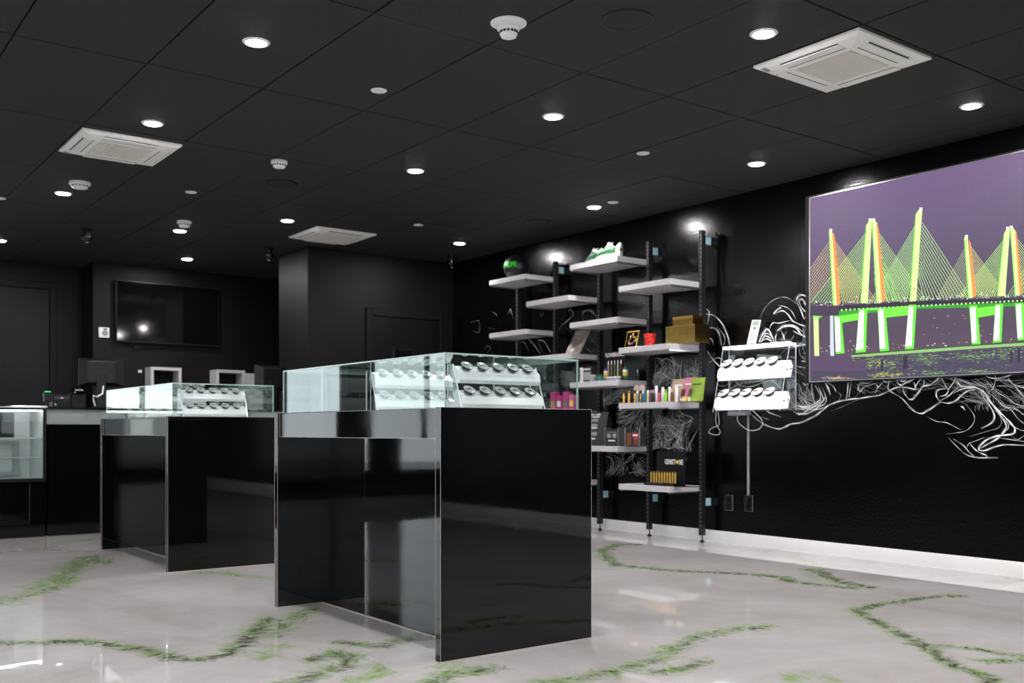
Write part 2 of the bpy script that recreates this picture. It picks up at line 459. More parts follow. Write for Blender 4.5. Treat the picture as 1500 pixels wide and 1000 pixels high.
# mural wall (right): backing + glossy boards
wall_r = MB().box(WX + 0.006, WX + 0.14, YF, Y_DOOR, 0, HC + 0.12).build('wall_right', 'black_matte')
tag(wall_r, 'gloss black panelled wall with white smoke mural', kind='structure')
ysm = [YF]; y = 3.978 - 1.2192 * 6
while y < Y_BLK - 0.2:
    ysm.append(y); y += 1.2192 / 2 if 3.9 < y < 5.2 else 1.2192
ysm.append(Y_BLK)
for a, b in zip(ysm[:-1], ysm[1:]):
    MB().box(WX, WX + 0.006, a + 0.0008, b - 0.0008, 0.085, HC).build('panel', 'black_wall', wall_r)
bb = MB()
prof = [(WX - 0.016, 0.0), (WX - 0.014, 0.012), (WX - 0.012, 0.078), (WX - 0.006, 0.09), (WX - 0.0005, 0.0925), (WX - 0.0005, 0.0)]
bb.prism(prof, YF, Y_BLK, 'y').build('baseboard_right', 'white_base', smooth=30)['kind'] = 'structure'

# back walls, corner block, doors
tag(MB().box(X_RET, WX, Y_TV, Y_DOOR + 0.1, 0, HC + 0.012).build('wall_back', 'charcoal_wall'), 'charcoal wall behind the sales counter', kind='structure')
# (the back left wall with its rear windows follows with the other window walls)
tag(MB().box(X_BLK, WX, Y_BLK, Y_BLK2, 0, HC).build('wall_corner', 'charcoal_wall'), 'charcoal projecting corner block with a door', kind='structure')

def door(name, x0, x1, ztop, y, leaves, label):
    root = MB()
    t = 0.075
    root.box(x0 - t, x0, y - 0.028, y - 0.0005, 0, ztop + t).box(x1, x1 + t, y - 0.028, y - 0.0005, 0, ztop + t).box(x0, x1, y - 0.028, y - 0.0005, ztop, ztop + t)
    r = root.build(name, 'charcoal_wall', bevel=0.004)
    tag(r, label, kind='structure')
    w = (x1 - x0) / leaves
    for k in range(leaves):
        lf = MB().box(x0 + k * w + 0.004, x0 + (k + 1) * w - 0.004, y - 0.012, y - 0.001, 0.01, ztop - 0.006).build('door_leaf', 'charcoal_door', r, bevel=0.002)
        MB().lathe([(0.004, 0), (0.012, 0.006), (0.012, 0.02), (0.026, 0.03), (0.026, 0.05), (0.01, 0.056)], 14,
                   M=Matrix.Translation((x0 + (k + 0.22) * w, y - 0.012, 0.98)) @ Matrix.Rotation(PI / 2, 4, 'X')).build('door_knob', 'black_metal', lf, smooth=40)
    return r
dl = on_y(72, 424, Y_DOOR)
door('door_1', dl.x - 1.0, dl.x, dl.z, Y_DOOR, 2, 'charcoal panelled door with flat casing left of the television')
d2a, d2b = on_y(545, 456, Y_BLK), on_y(643, 470, Y_BLK)
door('door_2', d2a.x, d2b.x, 2.08, Y_BLK, 1, 'black door in the projecting corner block')

# shop front (behind the camera) and left side: walls with windows that let the daylight in
def window_wall(name, axis, pos, a0, a1, openings, z0, z1, label, sgn):
    m = MB(); th = 0.18
    def bx(u0, u1, w0, w1, t0=0.0, t1=th):
        lo, hi = (pos - t1, pos - t0)
        if axis == 'y': m.box(u0, u1, lo, hi, w0, w1)
        else: m.box(lo, hi, u0, u1, w0, w1)
    e = sorted(openings); cur = a0
    for (u0, u1) in e:
        bx(cur, u0, 0, HC + 0.12); cur = u1
        bx(u0, u1, 0, z0); bx(u0, u1, z1, HC + 0.12)
    bx(cur, a1, 0, HC + 0.12)
    w = m.build(name, 'charcoal_wall'); tag(w, label, kind='structure')
    return w
front_open = [(-3.9, -1.0), (-0.6, 2.1), (2.4, 5.0)]
rear_open = [(-4.2, -2.4), (-2.0, -0.3), (0.0, 1.1)]
left_open = [(-3.8, -1.4), (-0.8, 1.6), (2.2, 4.6), (5.4, 7.4)]
window_wall('wall_front', 'y', YF, XL, WX, front_open, 0.12, 2.45, 'charcoal shop front wall with tall windows', -1)
window_wall('wall_back_left', 'y', Y_DOOR + 0.18, XL, X_RET, rear_open, 0.3, 2.35, 'charcoal wall with a door and rear windows behind the sales counter', -1)
window_wall('wall_left', 'x', XL, YF - 0.18, Y_DOOR + 0.1, left_open, 0.35, 2.45, 'charcoal side wall with tall windows', -1)
wn = 0
for axis, ops, z0, z1, back in (('y', front_open, 0.12, 2.45, False), ('x', left_open, 0.35, 2.45, False), ('y', rear_open, 0.3, 2.35, True)):
    for a, b in ops:
        wn += 1
        fr = MB(); pos = (Y_DOOR + 0.18 if back else YF) if axis == 'y' else XL
        def bx(m, u0, u1, w0, w1, t0, t1):
            if axis == 'y': m.box(u0, u1, pos - t1, pos - t0, w0, w1)
            else: m.box(pos - t1, pos - t0, u0, u1, w0, w1)
        t = 0.05; mid = (a + b) / 2
        bx(fr, a, a + t, z0, z1, .05, .12); bx(fr, b - t, b, z0, z1, .05, .12); bx(fr, a + t, b - t, z0, z0 + t, .05, .12); bx(fr, a + t, b - t, z1 - t, z1, .05, .12)
        bx(fr, mid - t / 2, mid + t / 2, z0 + t, z1 - t, .05, .12); bx(fr, a + t, b - t, 2.0, 2.0 + t, .052, .118)
        w = fr.build('window_%d' % wn, 'mullion'); tag(w, 'tall dark framed shop window', kind='structure')
        pn = MB(); bx(pn, a + t, b - t, z0 + t, z1 - t, .083, .087)
        pn.build('pane', 'window_glass', w)
        ld = bpy.data.lights.new('daylight_portal', 'AREA'); ld.shape = 'RECTANGLE'; ld.size = b - a; ld.size_y = z1 - z0      # size follows the opening
        try: ld.cycles.is_portal = True
        except Exception: pass
        lo = bpy.data.objects.new('daylight_portal', ld); COL.objects.link(lo)
        if axis == 'y': lo.location = (mid, pos + 0.02 if back else pos - 0.2, (z0 + z1) / 2)
        else: lo.location = (pos - 0.2, mid, (z0 + z1) / 2)
        d = (Vector((0, -1, 0)) if back else Vector((0, 1, 0))) if axis == 'y' else Vector((1, 0, 0))      # looks into the room
        lo.rotation_euler = d.to_track_quat('-Z', 'Y').to_euler()

# ================================================================== CEILING FITTINGS
def ceil_down(prof, n=24): return [(r, -z) for r, z in prof]
def make_downlight():
    t = thing('downlight', '', 'downlight')
    MB().lathe([(0.046, -0.0015), (0.049, -0.006), (0.061, -0.005), (0.065, 0.0)], 28).build('trim_ring', 'white_plastic', t, smooth=40)
    MB().lathe([(0.043, 0.0), (0.0455, -0.0065), (0.001, -0.007)], 28).build('light_lens', 'light_lens', t, smooth=40)
    return t
DL = [((1.88, 4.51), 0), ((3.715, 3.0), 1), ((3.71, 4.53), 1), ((1.88, 6.07), 0), ((3.705, 6.06), 1), ((1.88, 8.27), 0), ((5.48, 2.96), 2), ((5.485, 4.49), 2),
      ((5.48, 6.16), 2), ((3.69, 8.17), 1), ((5.48, 8.14), 2), ((3.09, 9.18), 3), ((3.655, 10.63), 3), ((1.86, 10.69), 3),
      ((1.88, 3.0), 0), ((1.88, 1.45), 0), ((3.71, 1.45), 1), ((5.48, 1.45), 2), ((3.71, -0.1), 1), ((0.05, 3.0), 4), ((0.05, 4.52), 4), ((0.05, 6.07), 4), ((0.05, 1.45), 4), ((1.88, -0.1), 0), ((5.48, -0.1), 2), ((-1.8, 3.0), 4), ((-1.8, 6.07), 4)]
DLAB = ['lit downlight over the left side of the near display counter', 'lit downlight beside the cream air conditioner facing the screen', 'lit downlight over the floor right of the near display counter',
        'lit downlight beside the cream air conditioner over the far display counter', 'lit downlight over the floor right of the far display counter', 'lit downlight beside the wide white alarm with a black mark',
        'lit downlight above the bridge screen', 'lit downlight near the far end of the bridge screen along the mural wall', 'lit downlight beside a white disc cover above the wall shelves', 'lit downlight beside the cream air conditioner by the corner block',
        'lit downlight between the corner block door and the wall shelves', 'lit downlight right beside the smoke detector above the sales counter', 'lit downlight above the television', 'lit downlight above the charcoal double door']
dl0 = make_downlight()
for k, ((x, y), g) in enumerate(DL):
    o = dl0 if k == 0 else clone(dl0)
    o.location = (x, y, HC); o['group'] = 'recessed downlights'
    o['label'] = DLAB[k] if k < len(DLAB) else 'lit round recessed downlight towards the shop windows'

def cassette(x0, y0, label):
    w = 0.605
    t = thing('ceiling_cassette', label, 'air conditioner', (x0 + w / 2, y0 + w / 2, HC - 0.001), 0, 'ceiling air conditioners')
    h = w / 2
    m = MB()       # shallow pyramid panel with an opening for the grille
    rings = [(h, 0.0), (h, -0.012), (h - 0.03, -0.022), (h - 0.06, -0.026), (0.172, -0.034), (0.16, -0.030)]
    vs = []; fs = []
    for r, z in rings: vs += [(-r, -r, z), (r, -r, z), (r, r, z), (-r, r, z)]
    for i in range(len(rings) - 1):
        for k in range(4): fs.append((4 * i + k, 4 * i + (k + 1) % 4, 4 * i + 4 + (k + 1) % 4, 4 * i + 4 + k))
    fs.append((0, 3, 2, 1))
    m.add(vs, fs).build('panel', 'cream_plastic', t)
    g = MB().box(-0.158, 0.158, -0.158, 0.158, -0.030, -0.027)
    for k in range(24):
        x = -0.155 + k * 0.0135
        g.box(x, x + 0.005, -0.157, 0.157, -0.034, -0.030)
    g.build('intake_grille', 'grille', t)
    for k in range(4):
        M = Matrix.Rotation(k * PI / 2, 4, 'Z')
        lv = MB().box(-0.165, 0.165, -0.262, -0.205, -0.0315, -0.027, M=M).build('louver', 'white_plastic', t, bevel=0.0015)
        MB().box(-0.165, 0.165, -0.2045, -0.2005, -0.0318, -0.028, M=M).box(-0.165, 0.165, -0.2665, -0.2635, -0.0285, -0.024, M=M).build('air_slot', 'dark_slot', t)
    MB().box(-0.285, -0.235, 0.245, 0.27, -0.026, -0.0215).lathe([(0.006, -0.027), (0.006, -0.024)], 10, -0.262, 0.256).build('sensor_cover', 'grey_card', t)
    return t
cassette(4.0, 2.69, 'cream square ceiling air conditioner in front of the bridge picture screen')
cassette(1.565, 6.40, 'cream square ceiling air conditioner above the far display counter')
cassette(4.0, 8.22, 'cream square ceiling air conditioner by the projecting corner block')

def detector(u, v, r, h, plate, label):
    p = on_z(u, v, HC)
    t = thing('smoke_detector', label, 'smoke detector', (p.x, p.y, HC), 0, 'smoke detectors')
    if plate: MB().lathe([(plate, 0.0), (plate, -0.006), (plate - 0.012, -0.010), (r * .9, -0.010)], 28).build('base_plate', 'white_plastic', t, smooth=30)
    z = -0.010 if plate else 0.0
    MB().lathe([(r, z), (r, z - h * .35), (r * .86, z - h * .42), (r * .82, z - h * .5)], 28).build('body', 'white_plastic', t, smooth=30)
    c = MB()
    for k in range(14):
        M = Matrix.Rotation(2 * PI * k / 14, 4, 'Z'); c.box(r * .70, r * .80, -0.005, 0.005, z - h * .66, z - h * .5, M=M)
    c.build('vent_slots', 'dark_slot', t)
    MB().lathe([(r * .72, z - h * .5), (r * .74, z - h * .66), (r * .78, z - h * .68), (r * .66, z - h * .9), (r * .35, z - h), (0.004, z - h)], 28).build('sensor_cap', 'white_plastic', t, smooth=30)
    return t
detector(745, 33, 0.052, 0.062, 0.082, 'white smoke detector on a wide round base plate')
detector(409, 236, 0.056, 0.05, 0, 'white smoke detector beside the black ceiling speaker over the counters')
d3 = detector(117, 267, 0.075, 0.05, 0, 'wide white round alarm with black mark beside a lit downlight')
detector(270, 324, 0.062, 0.055, 0, 'white smoke detector just above the sales counter')
DISC = [(555, 132), (942, 224), (898, 296), (280, 281), (613, 329), (0, 290)]
for k, (u, v) in enumerate(DISC):
    p = on_z(u, v, HC)
    if k == 0:
        disc0 = thing('sprinkler_cover', '', 'sprinkler cover')
        MB().lathe([(0.044, 0.0), (0.044, -0.003), (0.040, -0.006), (0.002, -0.007)], 24).build('cover_plate', 'white_plastic', disc0, smooth=30)
        MB().lathe([(0.047, 0.0), (0.047, -0.0015)], 24).build('shadow_ring', 'dark_slot', disc0)
        o = disc0
    else: o = clone(disc0)
    o.location = (p.x, p.y, HC); o['group'] = 'white ceiling discs'
    o['label'] = 'small flat white disc in the ceiling ' + ['over the near display counter', 'between the near display counter and the screen', 'beside a lit downlight above the shelves', 'over the far display counter', 'near the cream air conditioner by the corner block', 'above the lit display case'][k]
SPK = [(918, 28, 'round black ceiling speaker beside the smoke detector on a base plate'), (412, 268, 'round black ceiling speaker over the display counters'), (790, 325, 'round black ceiling speaker near the wall shelves')]
for k, (u, v, lab) in enumerate(SPK):
    p = on_z(u, v, HC)
    if k == 0:
        spk0 = thing('ceiling_speaker', '', 'speaker')
        MB().lathe([(0.118, 0.0), (0.116, -0.006), (0.108, -0.009), (0.100, -0.006)], 36).build('rim', 'charcoal_door', spk0, smooth=40)
        MB().lathe([(0.100, -0.003), (0.098, -0.006), (0.002, -0.0065)], 36).build('grille', 'ceiling_tile', spk0, smooth=40)
        o = spk0
    else: o = clone(spk0)
    o.location = (p.x, p.y, HC); o['label'] = lab; o['group'] = 'ceiling speakers'
for k, (u, v, lab) in enumerate([(127, 335, 'black dome security camera above the charcoal double door wall'), (394, 363, 'black dome security camera left of the corner block'), (661, 374, 'black dome security camera in the corner by the shelves')]):
    p = on_z(u, v, HC)
    if k == 0:
        cam0 = thing('security_camera', '', 'camera')
        MB().lathe([(0.05, 0), (0.05, -0.02), (0.045, -0.024), (0.03, -0.03), (0.03, -0.06)], 20).build('mount', 'black_plastic', cam0, smooth=40)
        MB().lathe([(0.046, -0.055), (0.048, -0.08), (0.042, -0.1), (0.028, -0.118), (0.002, -0.125)], 20).build('dome', 'screen_glass', cam0, smooth=60)
        MB().lathe([(0.016, -0.126), (0.014, -0.131)], 14, 0, -0.012).build('lens', 'chrome', cam0)
        o = cam0
    else: o = clone(cam0)
    o.location = (p.x, p.y, HC); o['label'] = lab; o['group'] = 'dome cameras'

# ================================================================== DISPLAY COUNTERS WITH GLASS CASES
CW, CL, CH, PT = 0.765, 1.535, 0.974, 0.036
def display_counter(x0, y0, label):
    t = thing('display_counter', label, 'counter', (x0, y0, 0))
    def trim(m, a, b): m.tube([a, b], 0.0009, 4)
    for k, (a, b) in enumerate(((0, PT), (CL - PT, CL))):
        p = MB().box(0, CW, a, b, 0, CH).build('end_panel', 'black_gloss', t, bevel=0.001)
        e = MB(); e_ = 0.0006
        for yy in (a, b): trim(e, (0, yy, 0), (0, yy, CH)); trim(e, (0, yy, CH), (CW, yy, CH))
        trim(e, (CW, a, 0), (CW, a, CH)); trim(e, (0, a, 0.001), (CW, a, 0.001))
        e.build('edge_trim', 'edge_band', p)
    MB().box(0.245, CW - 0.02, PT, CL - PT, 0, 0.852).build('center_body', 'black_gloss', t)
    s = MB().box(0.238, 0.245, PT, CL - PT, 0, 0.004).box(0, CW, -0.006, 0, 0, 0.003).build('base_seal', 'edge_band', t)
    ap = MB().box(0.012, CW - 0.01, PT, CL - PT, 0.853, CH - 0.004).build('apron', 'black_gloss', t, bevel=0.001)
    e = MB(); trim(e, (0.011, PT, 0.853), (0.011, CL - PT, 0.853)); trim(e, (0.011, PT + .001, 0.853), (0.011, PT + .001, CH)); trim(e, (0.011, CL - PT - .001, 0.853), (0.011, CL - PT - .001, CH))
    e.build('edge_trim', 'edge_band', ap)
    MB().box(0.05, CW - 0.05, 0.05, CL - 0.05, CH - 0.004, CH - 0.001).build('deck', 'white_shelf', t)
    # glass case
    g0, g1, h0, h1, z0, z1, th = 0.035, CW - 0.055, 0.022, CL - 0.022, CH, 1.186, 0.006
    MB().pane(g0, g1, h0, h0 + th, z0, z1 - th).build('glass_front', ['case_glass', 'glass_edge'], t)
    MB().pane(g0, g1, h1 - th, h1, z0, z1 - th).build('glass_back', ['case_glass', 'glass_edge'], t)
    MB().pane(g0, g0 + th, h0 + th, h1 - th, z0, z1 - th).build('glass_side', ['case_glass', 'glass_edge'], t)
    MB().pane(g1 - th, g1, h0 + th, h1 - th, z0, z1 - th).build('glass_side', ['case_glass', 'glass_edge'], t)
    MB().pane(g0, g1, h0, h1, z1 - th, z1).build('glass_top', ['case_glass', 'glass_edge'], t)
    for yd in (0.62, 1.09): MB().pane(g0 + th + .002, g1 - th - .002, yd, yd + .006, z0, z1 - th - .001).build('glass_divider', ['case_glass', 'glass_edge'], t)
    return t
display_counter(2.075, 3.21, 'near black gloss display counter with recessed side and glass case on top')
display_counter(2.035, 6.27, 'far black gloss display counter with glass case beside the sales counter')

# ------------------------------------------------------------------ sample stands and jars
BAR = [(-.034, 0), (-.046, .018), (-.038, .056), (.002, .086), (.022, .088), (.038, .06), (.02, .004)]      # cross section of a holder bar: jars sit on the slanted face
def make_stand(label, loc, rz, k, w, zs, top_light, group, height):
    t = thing('sample_stand', label, 'display stand', loc, rz, group)
    hw = w / 2
    for sd in (-1, 1):
        x = sd * (hw + 0.006); m = MB()
        m.prism([(-0.05 * k, 0), (0.075 * k, 0), (0.075 * k, height), (0.03 * k, height)], x - 0.003, x + 0.003, 'x')
        m.m = [0, 0, 1, 1, 1, 1]  # rims of the clear plate coloured white to look edge-lit
        m.build('side_plate', ['acrylic_clear', 'acrylic_white'], t)
    MB().box(-hw - 0.009, hw + 0.009, -0.05 * k, 0.075 * k, 0, 0.004).build('base_plate', 'acrylic_clear', t)
    for i, z in enumerate(zs):
        pr = [((a_ + i * 0.022) * k, z + b_ * k) for a_, b_ in BAR]
        b = MB().prism(pr, -hw, hw, 'x').build('holder_bar', 'acrylic_lit' if top_light else 'acrylic_white', t, bevel=0.002)
        for a_, b_ in ((-0.012, 0.04), (0.02, 0.045)):
            MB().lathe([(0.0045 * k, 0), (0.0045 * k, 0.003)], 10, M=Matrix.Translation((hw - 0.001, (a_ + i * .022) * k, z + b_ * k)) @ Matrix.Rotation(PI / 2, 4, 'Y')).build('screw', 'dark_slot', b)
    if top_light:
        MB().box(-hw, hw, 0.022 * k, 0.045 * k, height - 0.012, height + 0.004).build('light_bar', 'led_strip', t, bevel=0.002)
        MB().box(-hw - .009, hw + .009, 0.071 * k, 0.075 * k, 0, height).build('back_plate', 'acrylic_clear', t)
        MB().box(-hw * .85, -hw * .3, 0.02 * k, 0.07 * k, -0.028, -0.0005).build('driver_box', 'grey_card', t, bevel=0.003)
    return t
ORD = ['first', 'second', 'third', 'fourth', 'fifth', 'sixth', 'seventh', 'eighth', 'ninth', 'tenth']
def make_jar(k):
    t = thing('sample_jar', '', 'jar')
    MB().lathe([(0.018 * k, 0), (0.022 * k, 0.002 * k), (0.0235 * k, 0.012 * k), (0.021 * k, 0.017 * k)], 18).build('base', 'jar_silver', t, smooth=40)
    ld = MB().lathe([(0.021 * k, 0.017 * k), (0.031 * k, 0.0185 * k), (0.032 * k, 0.0225 * k), (0.028 * k, 0.0245 * k), (0.003 * k, 0.0255 * k)], 20).build('magnifier_lid', 'jar_lid' if k < 1 else 'white_plastic', t, smooth=40)
    MB().lathe([(0.0318 * k, 0.0178 * k), (0.0328 * k, 0.0185 * k), (0.0328 * k, 0.0215 * k), (0.0318 * k, 0.0225 * k)], 20).build('lid_rim', 'black_gloss', ld, smooth=40)
    MB().box(-0.020 * k, 0.004 * k, -0.0028 * k, 0.0028 * k, 0.0252 * k, 0.0278 * k).build('lid_latch', 'dark_slot', ld)
    return t
JARS = {}
def place_jars(loc, rz, k, w, zs, label, group):
    for i, z in enumerate(zs):
        for j in range(5):
            x = -w / 2 + 0.05 * k + j * (w - 0.125 * k) / 4
            if k not in JARS: JARS[k] = make_jar(k); o = JARS[k]
            else: o = clone(JARS[k])
            ct, st = math.cos(rz), math.sin(rz)
            nx_, nz_ = -0.6, 0.8; e = 0.0008 * k
            lx, ly, lz = x, (-.018 + i * .022) * k + nx_ * e, z + .0712 * k + nz_ * e
            o.location = (loc[0] + lx * ct - ly * st, loc[1] + lx * st + ly * ct, loc[2] + lz)
            o.rotation_mode = 'XYZ'; o.rotation_euler = (0.6435, 0, rz)
            o['label'] = label % (ORD[j] if k > 1 else ORD[4 - j], 'upper' if i else 'lower'); o['group'] = group
CZ = CH - 0.001
for (cx, cy, rzz, lab, jl, grp) in [
    (2.49, 3.40, 0.0, 'white two tier jar stand at the near end of the near glass case', '%s jar from the mural side, %s bar, near end stand, near glass case', 'jars, near case near stand'),
    (2.45, 4.02, 0.0, 'white two tier jar stand in the middle of the near glass case', '%s jar from the mural side, %s bar, middle stand, near glass case', 'jars, near case middle stand'),
    (2.40, 6.46, 0.0, 'white two tier jar stand at the near end of the far glass case', '%s jar from the mural side, %s bar, near end stand, far glass case', 'jars, far case near stand'),
    (2.36, 7.10, 0.0, 'white two tier jar stand in the middle of the far glass case', '%s jar from the mural side, %s bar, middle stand, far glass case', 'jars, far case middle stand'),
    (2.36, 7.52, 0.0, 'white two tier jar stand at the back end of the far glass case', '%s jar from the mural side, %s bar, back end stand, far glass case', 'jars, far case back stand')]:
    zs = (0.005, 0.105)
    make_stand(lab, (cx, cy, CZ), rzz, 0.84, 0.42, zs, False, 'jar stands in the glass cases', 0.185)
    place_jars((cx, cy, CZ), rzz, 0.84, 0.42, zs, jl, grp)
KS = 1.5
SL = (5.965, 4.93, 1.03); zs = (0.012, 0.24)
make_stand('lit clear acrylic jar stand with two white bars fixed to the mural wall', SL, FACE_X, KS, 0.62, zs, True, None, 0.50)
place_jars(SL, FACE_X, KS, 0.62, zs, '%s white lidded jar from the shelf post, %s bar, lit wall stand', 'jars on the wall stand')
# card on the wall stand
p0 = on_x(1099.5, 503, 5.96)
t = thing('menu_card', 'narrow white menu card with a green leaf leaning on top of the lit wall stand', 'card', (5.965, p0.y, SL[2] + 0.504), FACE_X)
TL_ = Matrix.Rotation(-0.22, 4, 'X') @ Matrix.Rotation(0.10, 4, 'Y')
MB().box(-0.042, 0.042, -0.0015, 0.0015, 0.006, 0.19, M=TL_).build('card', 'white_plastic', t)
MB().box(-0.045, 0.045, 0.0035, 0.0065, 0, 0.195, M=TL_).build('easel', 'acrylic_clear', t)
m = MB()
for a, r in ((-1.1, .016), (-.6, .021), (0, .024), (.6, .021), (1.1, .016)):
    c_, s_ = math.sin(a), math.cos(a)
    m.add([TL_ @ Vector(q) for q in ((0, -0.0022, 0.118), (c_ * r * .6 - s_ * .004, -0.0022, 0.118 + s_ * r * .6 + c_ * .004), (c_ * r, -0.0022, 0.118 + s_ * r), (c_ * r * .6 + s_ * .004, -0.0022, 0.118 + s_ * r * .6 - c_ * .004))], [(0, 1, 2, 3)])
m.build('leaf_mark', 'leaf_green', t)
m = MB()
for z_, w_, in ((0.176, .022), (0.165, .03), (0.155, .03)): m.box(-w_, w_, -0.0022, -0.0016, z_ - .003, z_ + .003, M=TL_)
m.build('heading_bars', 'leaf_green', t)
m = MB()
for i in range(7): m.box(-.03, .03, -0.0022, -0.0016, 0.03 + i * .0095, 0.033 + i * .0095, M=TL_)
m.build('print_lines', 'grey_card', t)
# ================================================================== LED PICTURE SCREEN ON THE MURAL WALL
XS = 6.028
def to_attr(o, cols):      # one colour per face -> corner attribute
    me = o.data
    a = me.color_attributes.new('paint', 'FLOAT_COLOR', 'CORNER')
    arr = np.ones((len(me.loops), 4), np.float32)
    li = 0
    for p, c in zip(me.polygons, cols):
        for k in range(p.loop_total):
            arr[p.loop_start + k] = c[k] if isinstance(c, list) else c
    a.data.foreach_set('color', arr.ravel())
class Flat:      # coloured flat pieces on a plane x = const
    def __init__(self, x, org, sc): self.x = x; self.o = org; self.s = sc; self.v = []; self.f = []; self.c = []
    def w(self, p, layer): 
        q = on_x(self.o[0] + p[0] / self.s, self.o[1] + p[1] / self.s, self.x); return (self.x - layer * 0.0005, q.y, q.z)
    def poly(self, pts, col, layer=1):
        n = len(self.v); self.v += [self.w(p, layer) for p in pts]; self.f.append(tuple(range(n, n + len(pts))))
        self.c.append(col)
    def line(self, a, b, wd, col, layer=2):
        d = Vector((b[0] - a[0], b[1] - a[1])); 
        if d.length < 1e-6: return
        nrm = Vector((-d.y, d.x)).normalized() * wd / 2
        self.poly([(a[0] + nrm.x, a[1] + nrm.y), (b[0] + nrm.x, b[1] + nrm.y), (b[0] - nrm.x, b[1] - nrm.y), (a[0] - nrm.x, a[1] - nrm.y)], col, layer)
    def build(self, name, mat, parent):
        me = bpy.data.meshes.new(name); me.from_pydata(self.v, [], self.f); me.materials.append(MATS[mat]); me.update()
        o = bpy.data.objects.new(name, me); COL.objects.link(o); o.parent = parent
        to_attr(o, self.c); return o
scr = thing('picture_screen', 'large wall screen showing a green lit cable bridge at night', 'screen', (XS, 3.3, 1.235))
def local(o, parent):      # keep world place although parented to a moved empty
    o.matrix_parent_inverse = Matrix.Translation(parent.location).inverted(); return o
Y_A, Z_B = on_x(1187, 290, XS).y, on_x(1187, 290.5, XS).z
Z_A = on_x(1190, 558.5, XS).z; Y_B = on_x(1606, 400, XS).y
local(MB().box(XS + 0.001, WX - 0.001, Y_B - 0.02, Y_A + 0.045, Z_A - 0.012, Z_B + 0.02).build('housing', 'black_plastic', scr, bevel=0.004), scr)
b = MB().box(XS - 0.004, XS + 0.001, Y_A, Y_A + 0.008, Z_A - 0.006, Z_B + 0.006).box(XS - 0.004, XS + 0.001, Y_B - 0.008, Y_B, Z_A - 0.006, Z_B + 0.006)
b.box(XS - 0.004, XS + 0.001, Y_B, Y_A, Z_B, Z_B + 0.006).box(XS - 0.004, XS + 0.001, Y_B, Y_A, Z_A - 0.006, Z_A)
local(b.build('bezel', 'brushed', scr), scr)
P = Flat(XS, (1160, 200), 2.632)
sky = [srgb(112, 92, 128), srgb(100, 84, 116), srgb(82, 73, 92), srgb(82, 70, 86), srgb(94, 76, 98)]
zl = [Z_B, 2.24, 1.84, 1.55, Z_A]
for i in range(4):
    n = len(P.v); P.v += [(XS, Y_A, zl[i]), (XS, Y_B, zl[i]), (XS, Y_B, zl[i + 1]), (XS, Y_A, zl[i + 1])]; P.f.append((n, n + 1, n + 2, n + 3))
    P.c.append([sky[i], sky[i], sky[i + 1], sky[i + 1]])
GR, GL, WT, ORG, DK = srgb(110, 232, 70), srgb(220, 255, 160), (1.6, 1.75, 1.55, 1), srgb(248, 150, 76), srgb(62, 52, 70)
GD = srgb(58, 160, 44)
r9 = random.Random(11)
def deck_y(x): return 652 - max(0, x - 180) * 0.052 if x > 180 else 652
# cables
fans = [  # tower top point range, deck target range, colour, count
    ((152, 395), (170, 560), (-20, 640), (70, 640), srgb(214, 196, 130), 11), ((165, 400), (180, 600), (330, 640), (200, 645), srgb(216, 190, 120), 15),
    ((288, 368), (270, 600), (75, 640), (250, 640), srgb(176, 232, 120), 17), ((336, 372), (350, 600), (520, 632), (370, 635), srgb(190, 236, 140), 15),
    ((312, 380), (320, 600), (420, 636), (330, 636), srgb(150, 220, 100), 8), ((480, 335), (460, 600), (300, 640), (440, 632), srgb(176, 230, 140), 17),
    ((502, 330), (482, 600), (690, 620), (510, 628), srgb(200, 246, 150), 15), ((668, 430), (682, 590), (560, 625), (660, 622), srgb(180, 190, 140), 11),
    ((688, 420), (702, 590), (830, 616), (720, 620), srgb(206, 206, 130), 14), ((822, 392), (805, 590), (640, 622), (780, 616), srgb(182, 236, 130), 16),
    ((868, 395), (885, 590), (1060, 606), (900, 612), srgb(196, 226, 130), 14), ((1010, 330), (990, 590), (830, 616), (970, 612), srgb(176, 230, 140), 14), ((1030, 330), (1012, 590), (1176, 604), (1040, 608), srgb(196, 240, 140), 12)]
for (a0, a1, b0, b1, col, n) in fans:
    for k in range(n):
        f = k / (n - 1)
        A = (a0[0] + (a1[0] - a0[0]) * f * .75, a0[1] + (a1[1] - a0[1]) * f * .75); B = (b0[0] + (b1[0] - b0[0]) * f, b0[1] + (b1[1] - b0[1]) * f)
        if B[0] < 72:
            g = (72 - A[0]) / (B[0] - A[0]); B = (72, A[1] + (B[1] - A[1]) * g)
        P.line(A, B, 1.45, tuple(list(c * 1.25 for c in col[:3]) + [1]), 1)
# towers
def tower(pts, org=None):
    P.poly(pts, GL, 3)
    n = len(pts)
    P.line(pts[0], pts[-1], 3, GR, 4)
    if org: P.poly(org, ORG, 4)
tower([(144, 366), (155, 361), (178, 650), (160, 650)], [(155, 366), (165, 378), (188, 645), (174, 650)])
tower([(287, 342), (300, 322), (309, 328), (293, 642), (266, 642)])
tower([(309, 326), (318, 320), (330, 335), (348, 640), (328, 640)], [(326, 333), (335, 350), (361, 632), (346, 638)])
tower([(478, 300), (490, 281), (503, 283), (479, 640), (455, 640)])
tower([(665, 390), (678, 384), (698, 622), (682, 622)], [(682, 396), (690, 410), (711, 615), (697, 620)])
tower([(819, 372), (832, 352), (841, 358), (823, 614), (793, 615)])
tower([(842, 352), (852, 348), (866, 370), (880, 612), (862, 612)], [(860, 362), (868, 378), (890, 605), (878, 610)])
tower([(1010, 292), (1022, 276), (1034, 280), (1012, 608), (988, 608)])
for x, y in ((150, 360), (302, 320), (315, 320), (498, 278), (673, 384), (832, 352), (846, 348), (1026, 274)):
    P.poly([(x - 5, y - 4), (x + 6, y - 5), (x + 7, y + 5), (x - 5, y + 6)], srgb(255, 236, 244), 6)
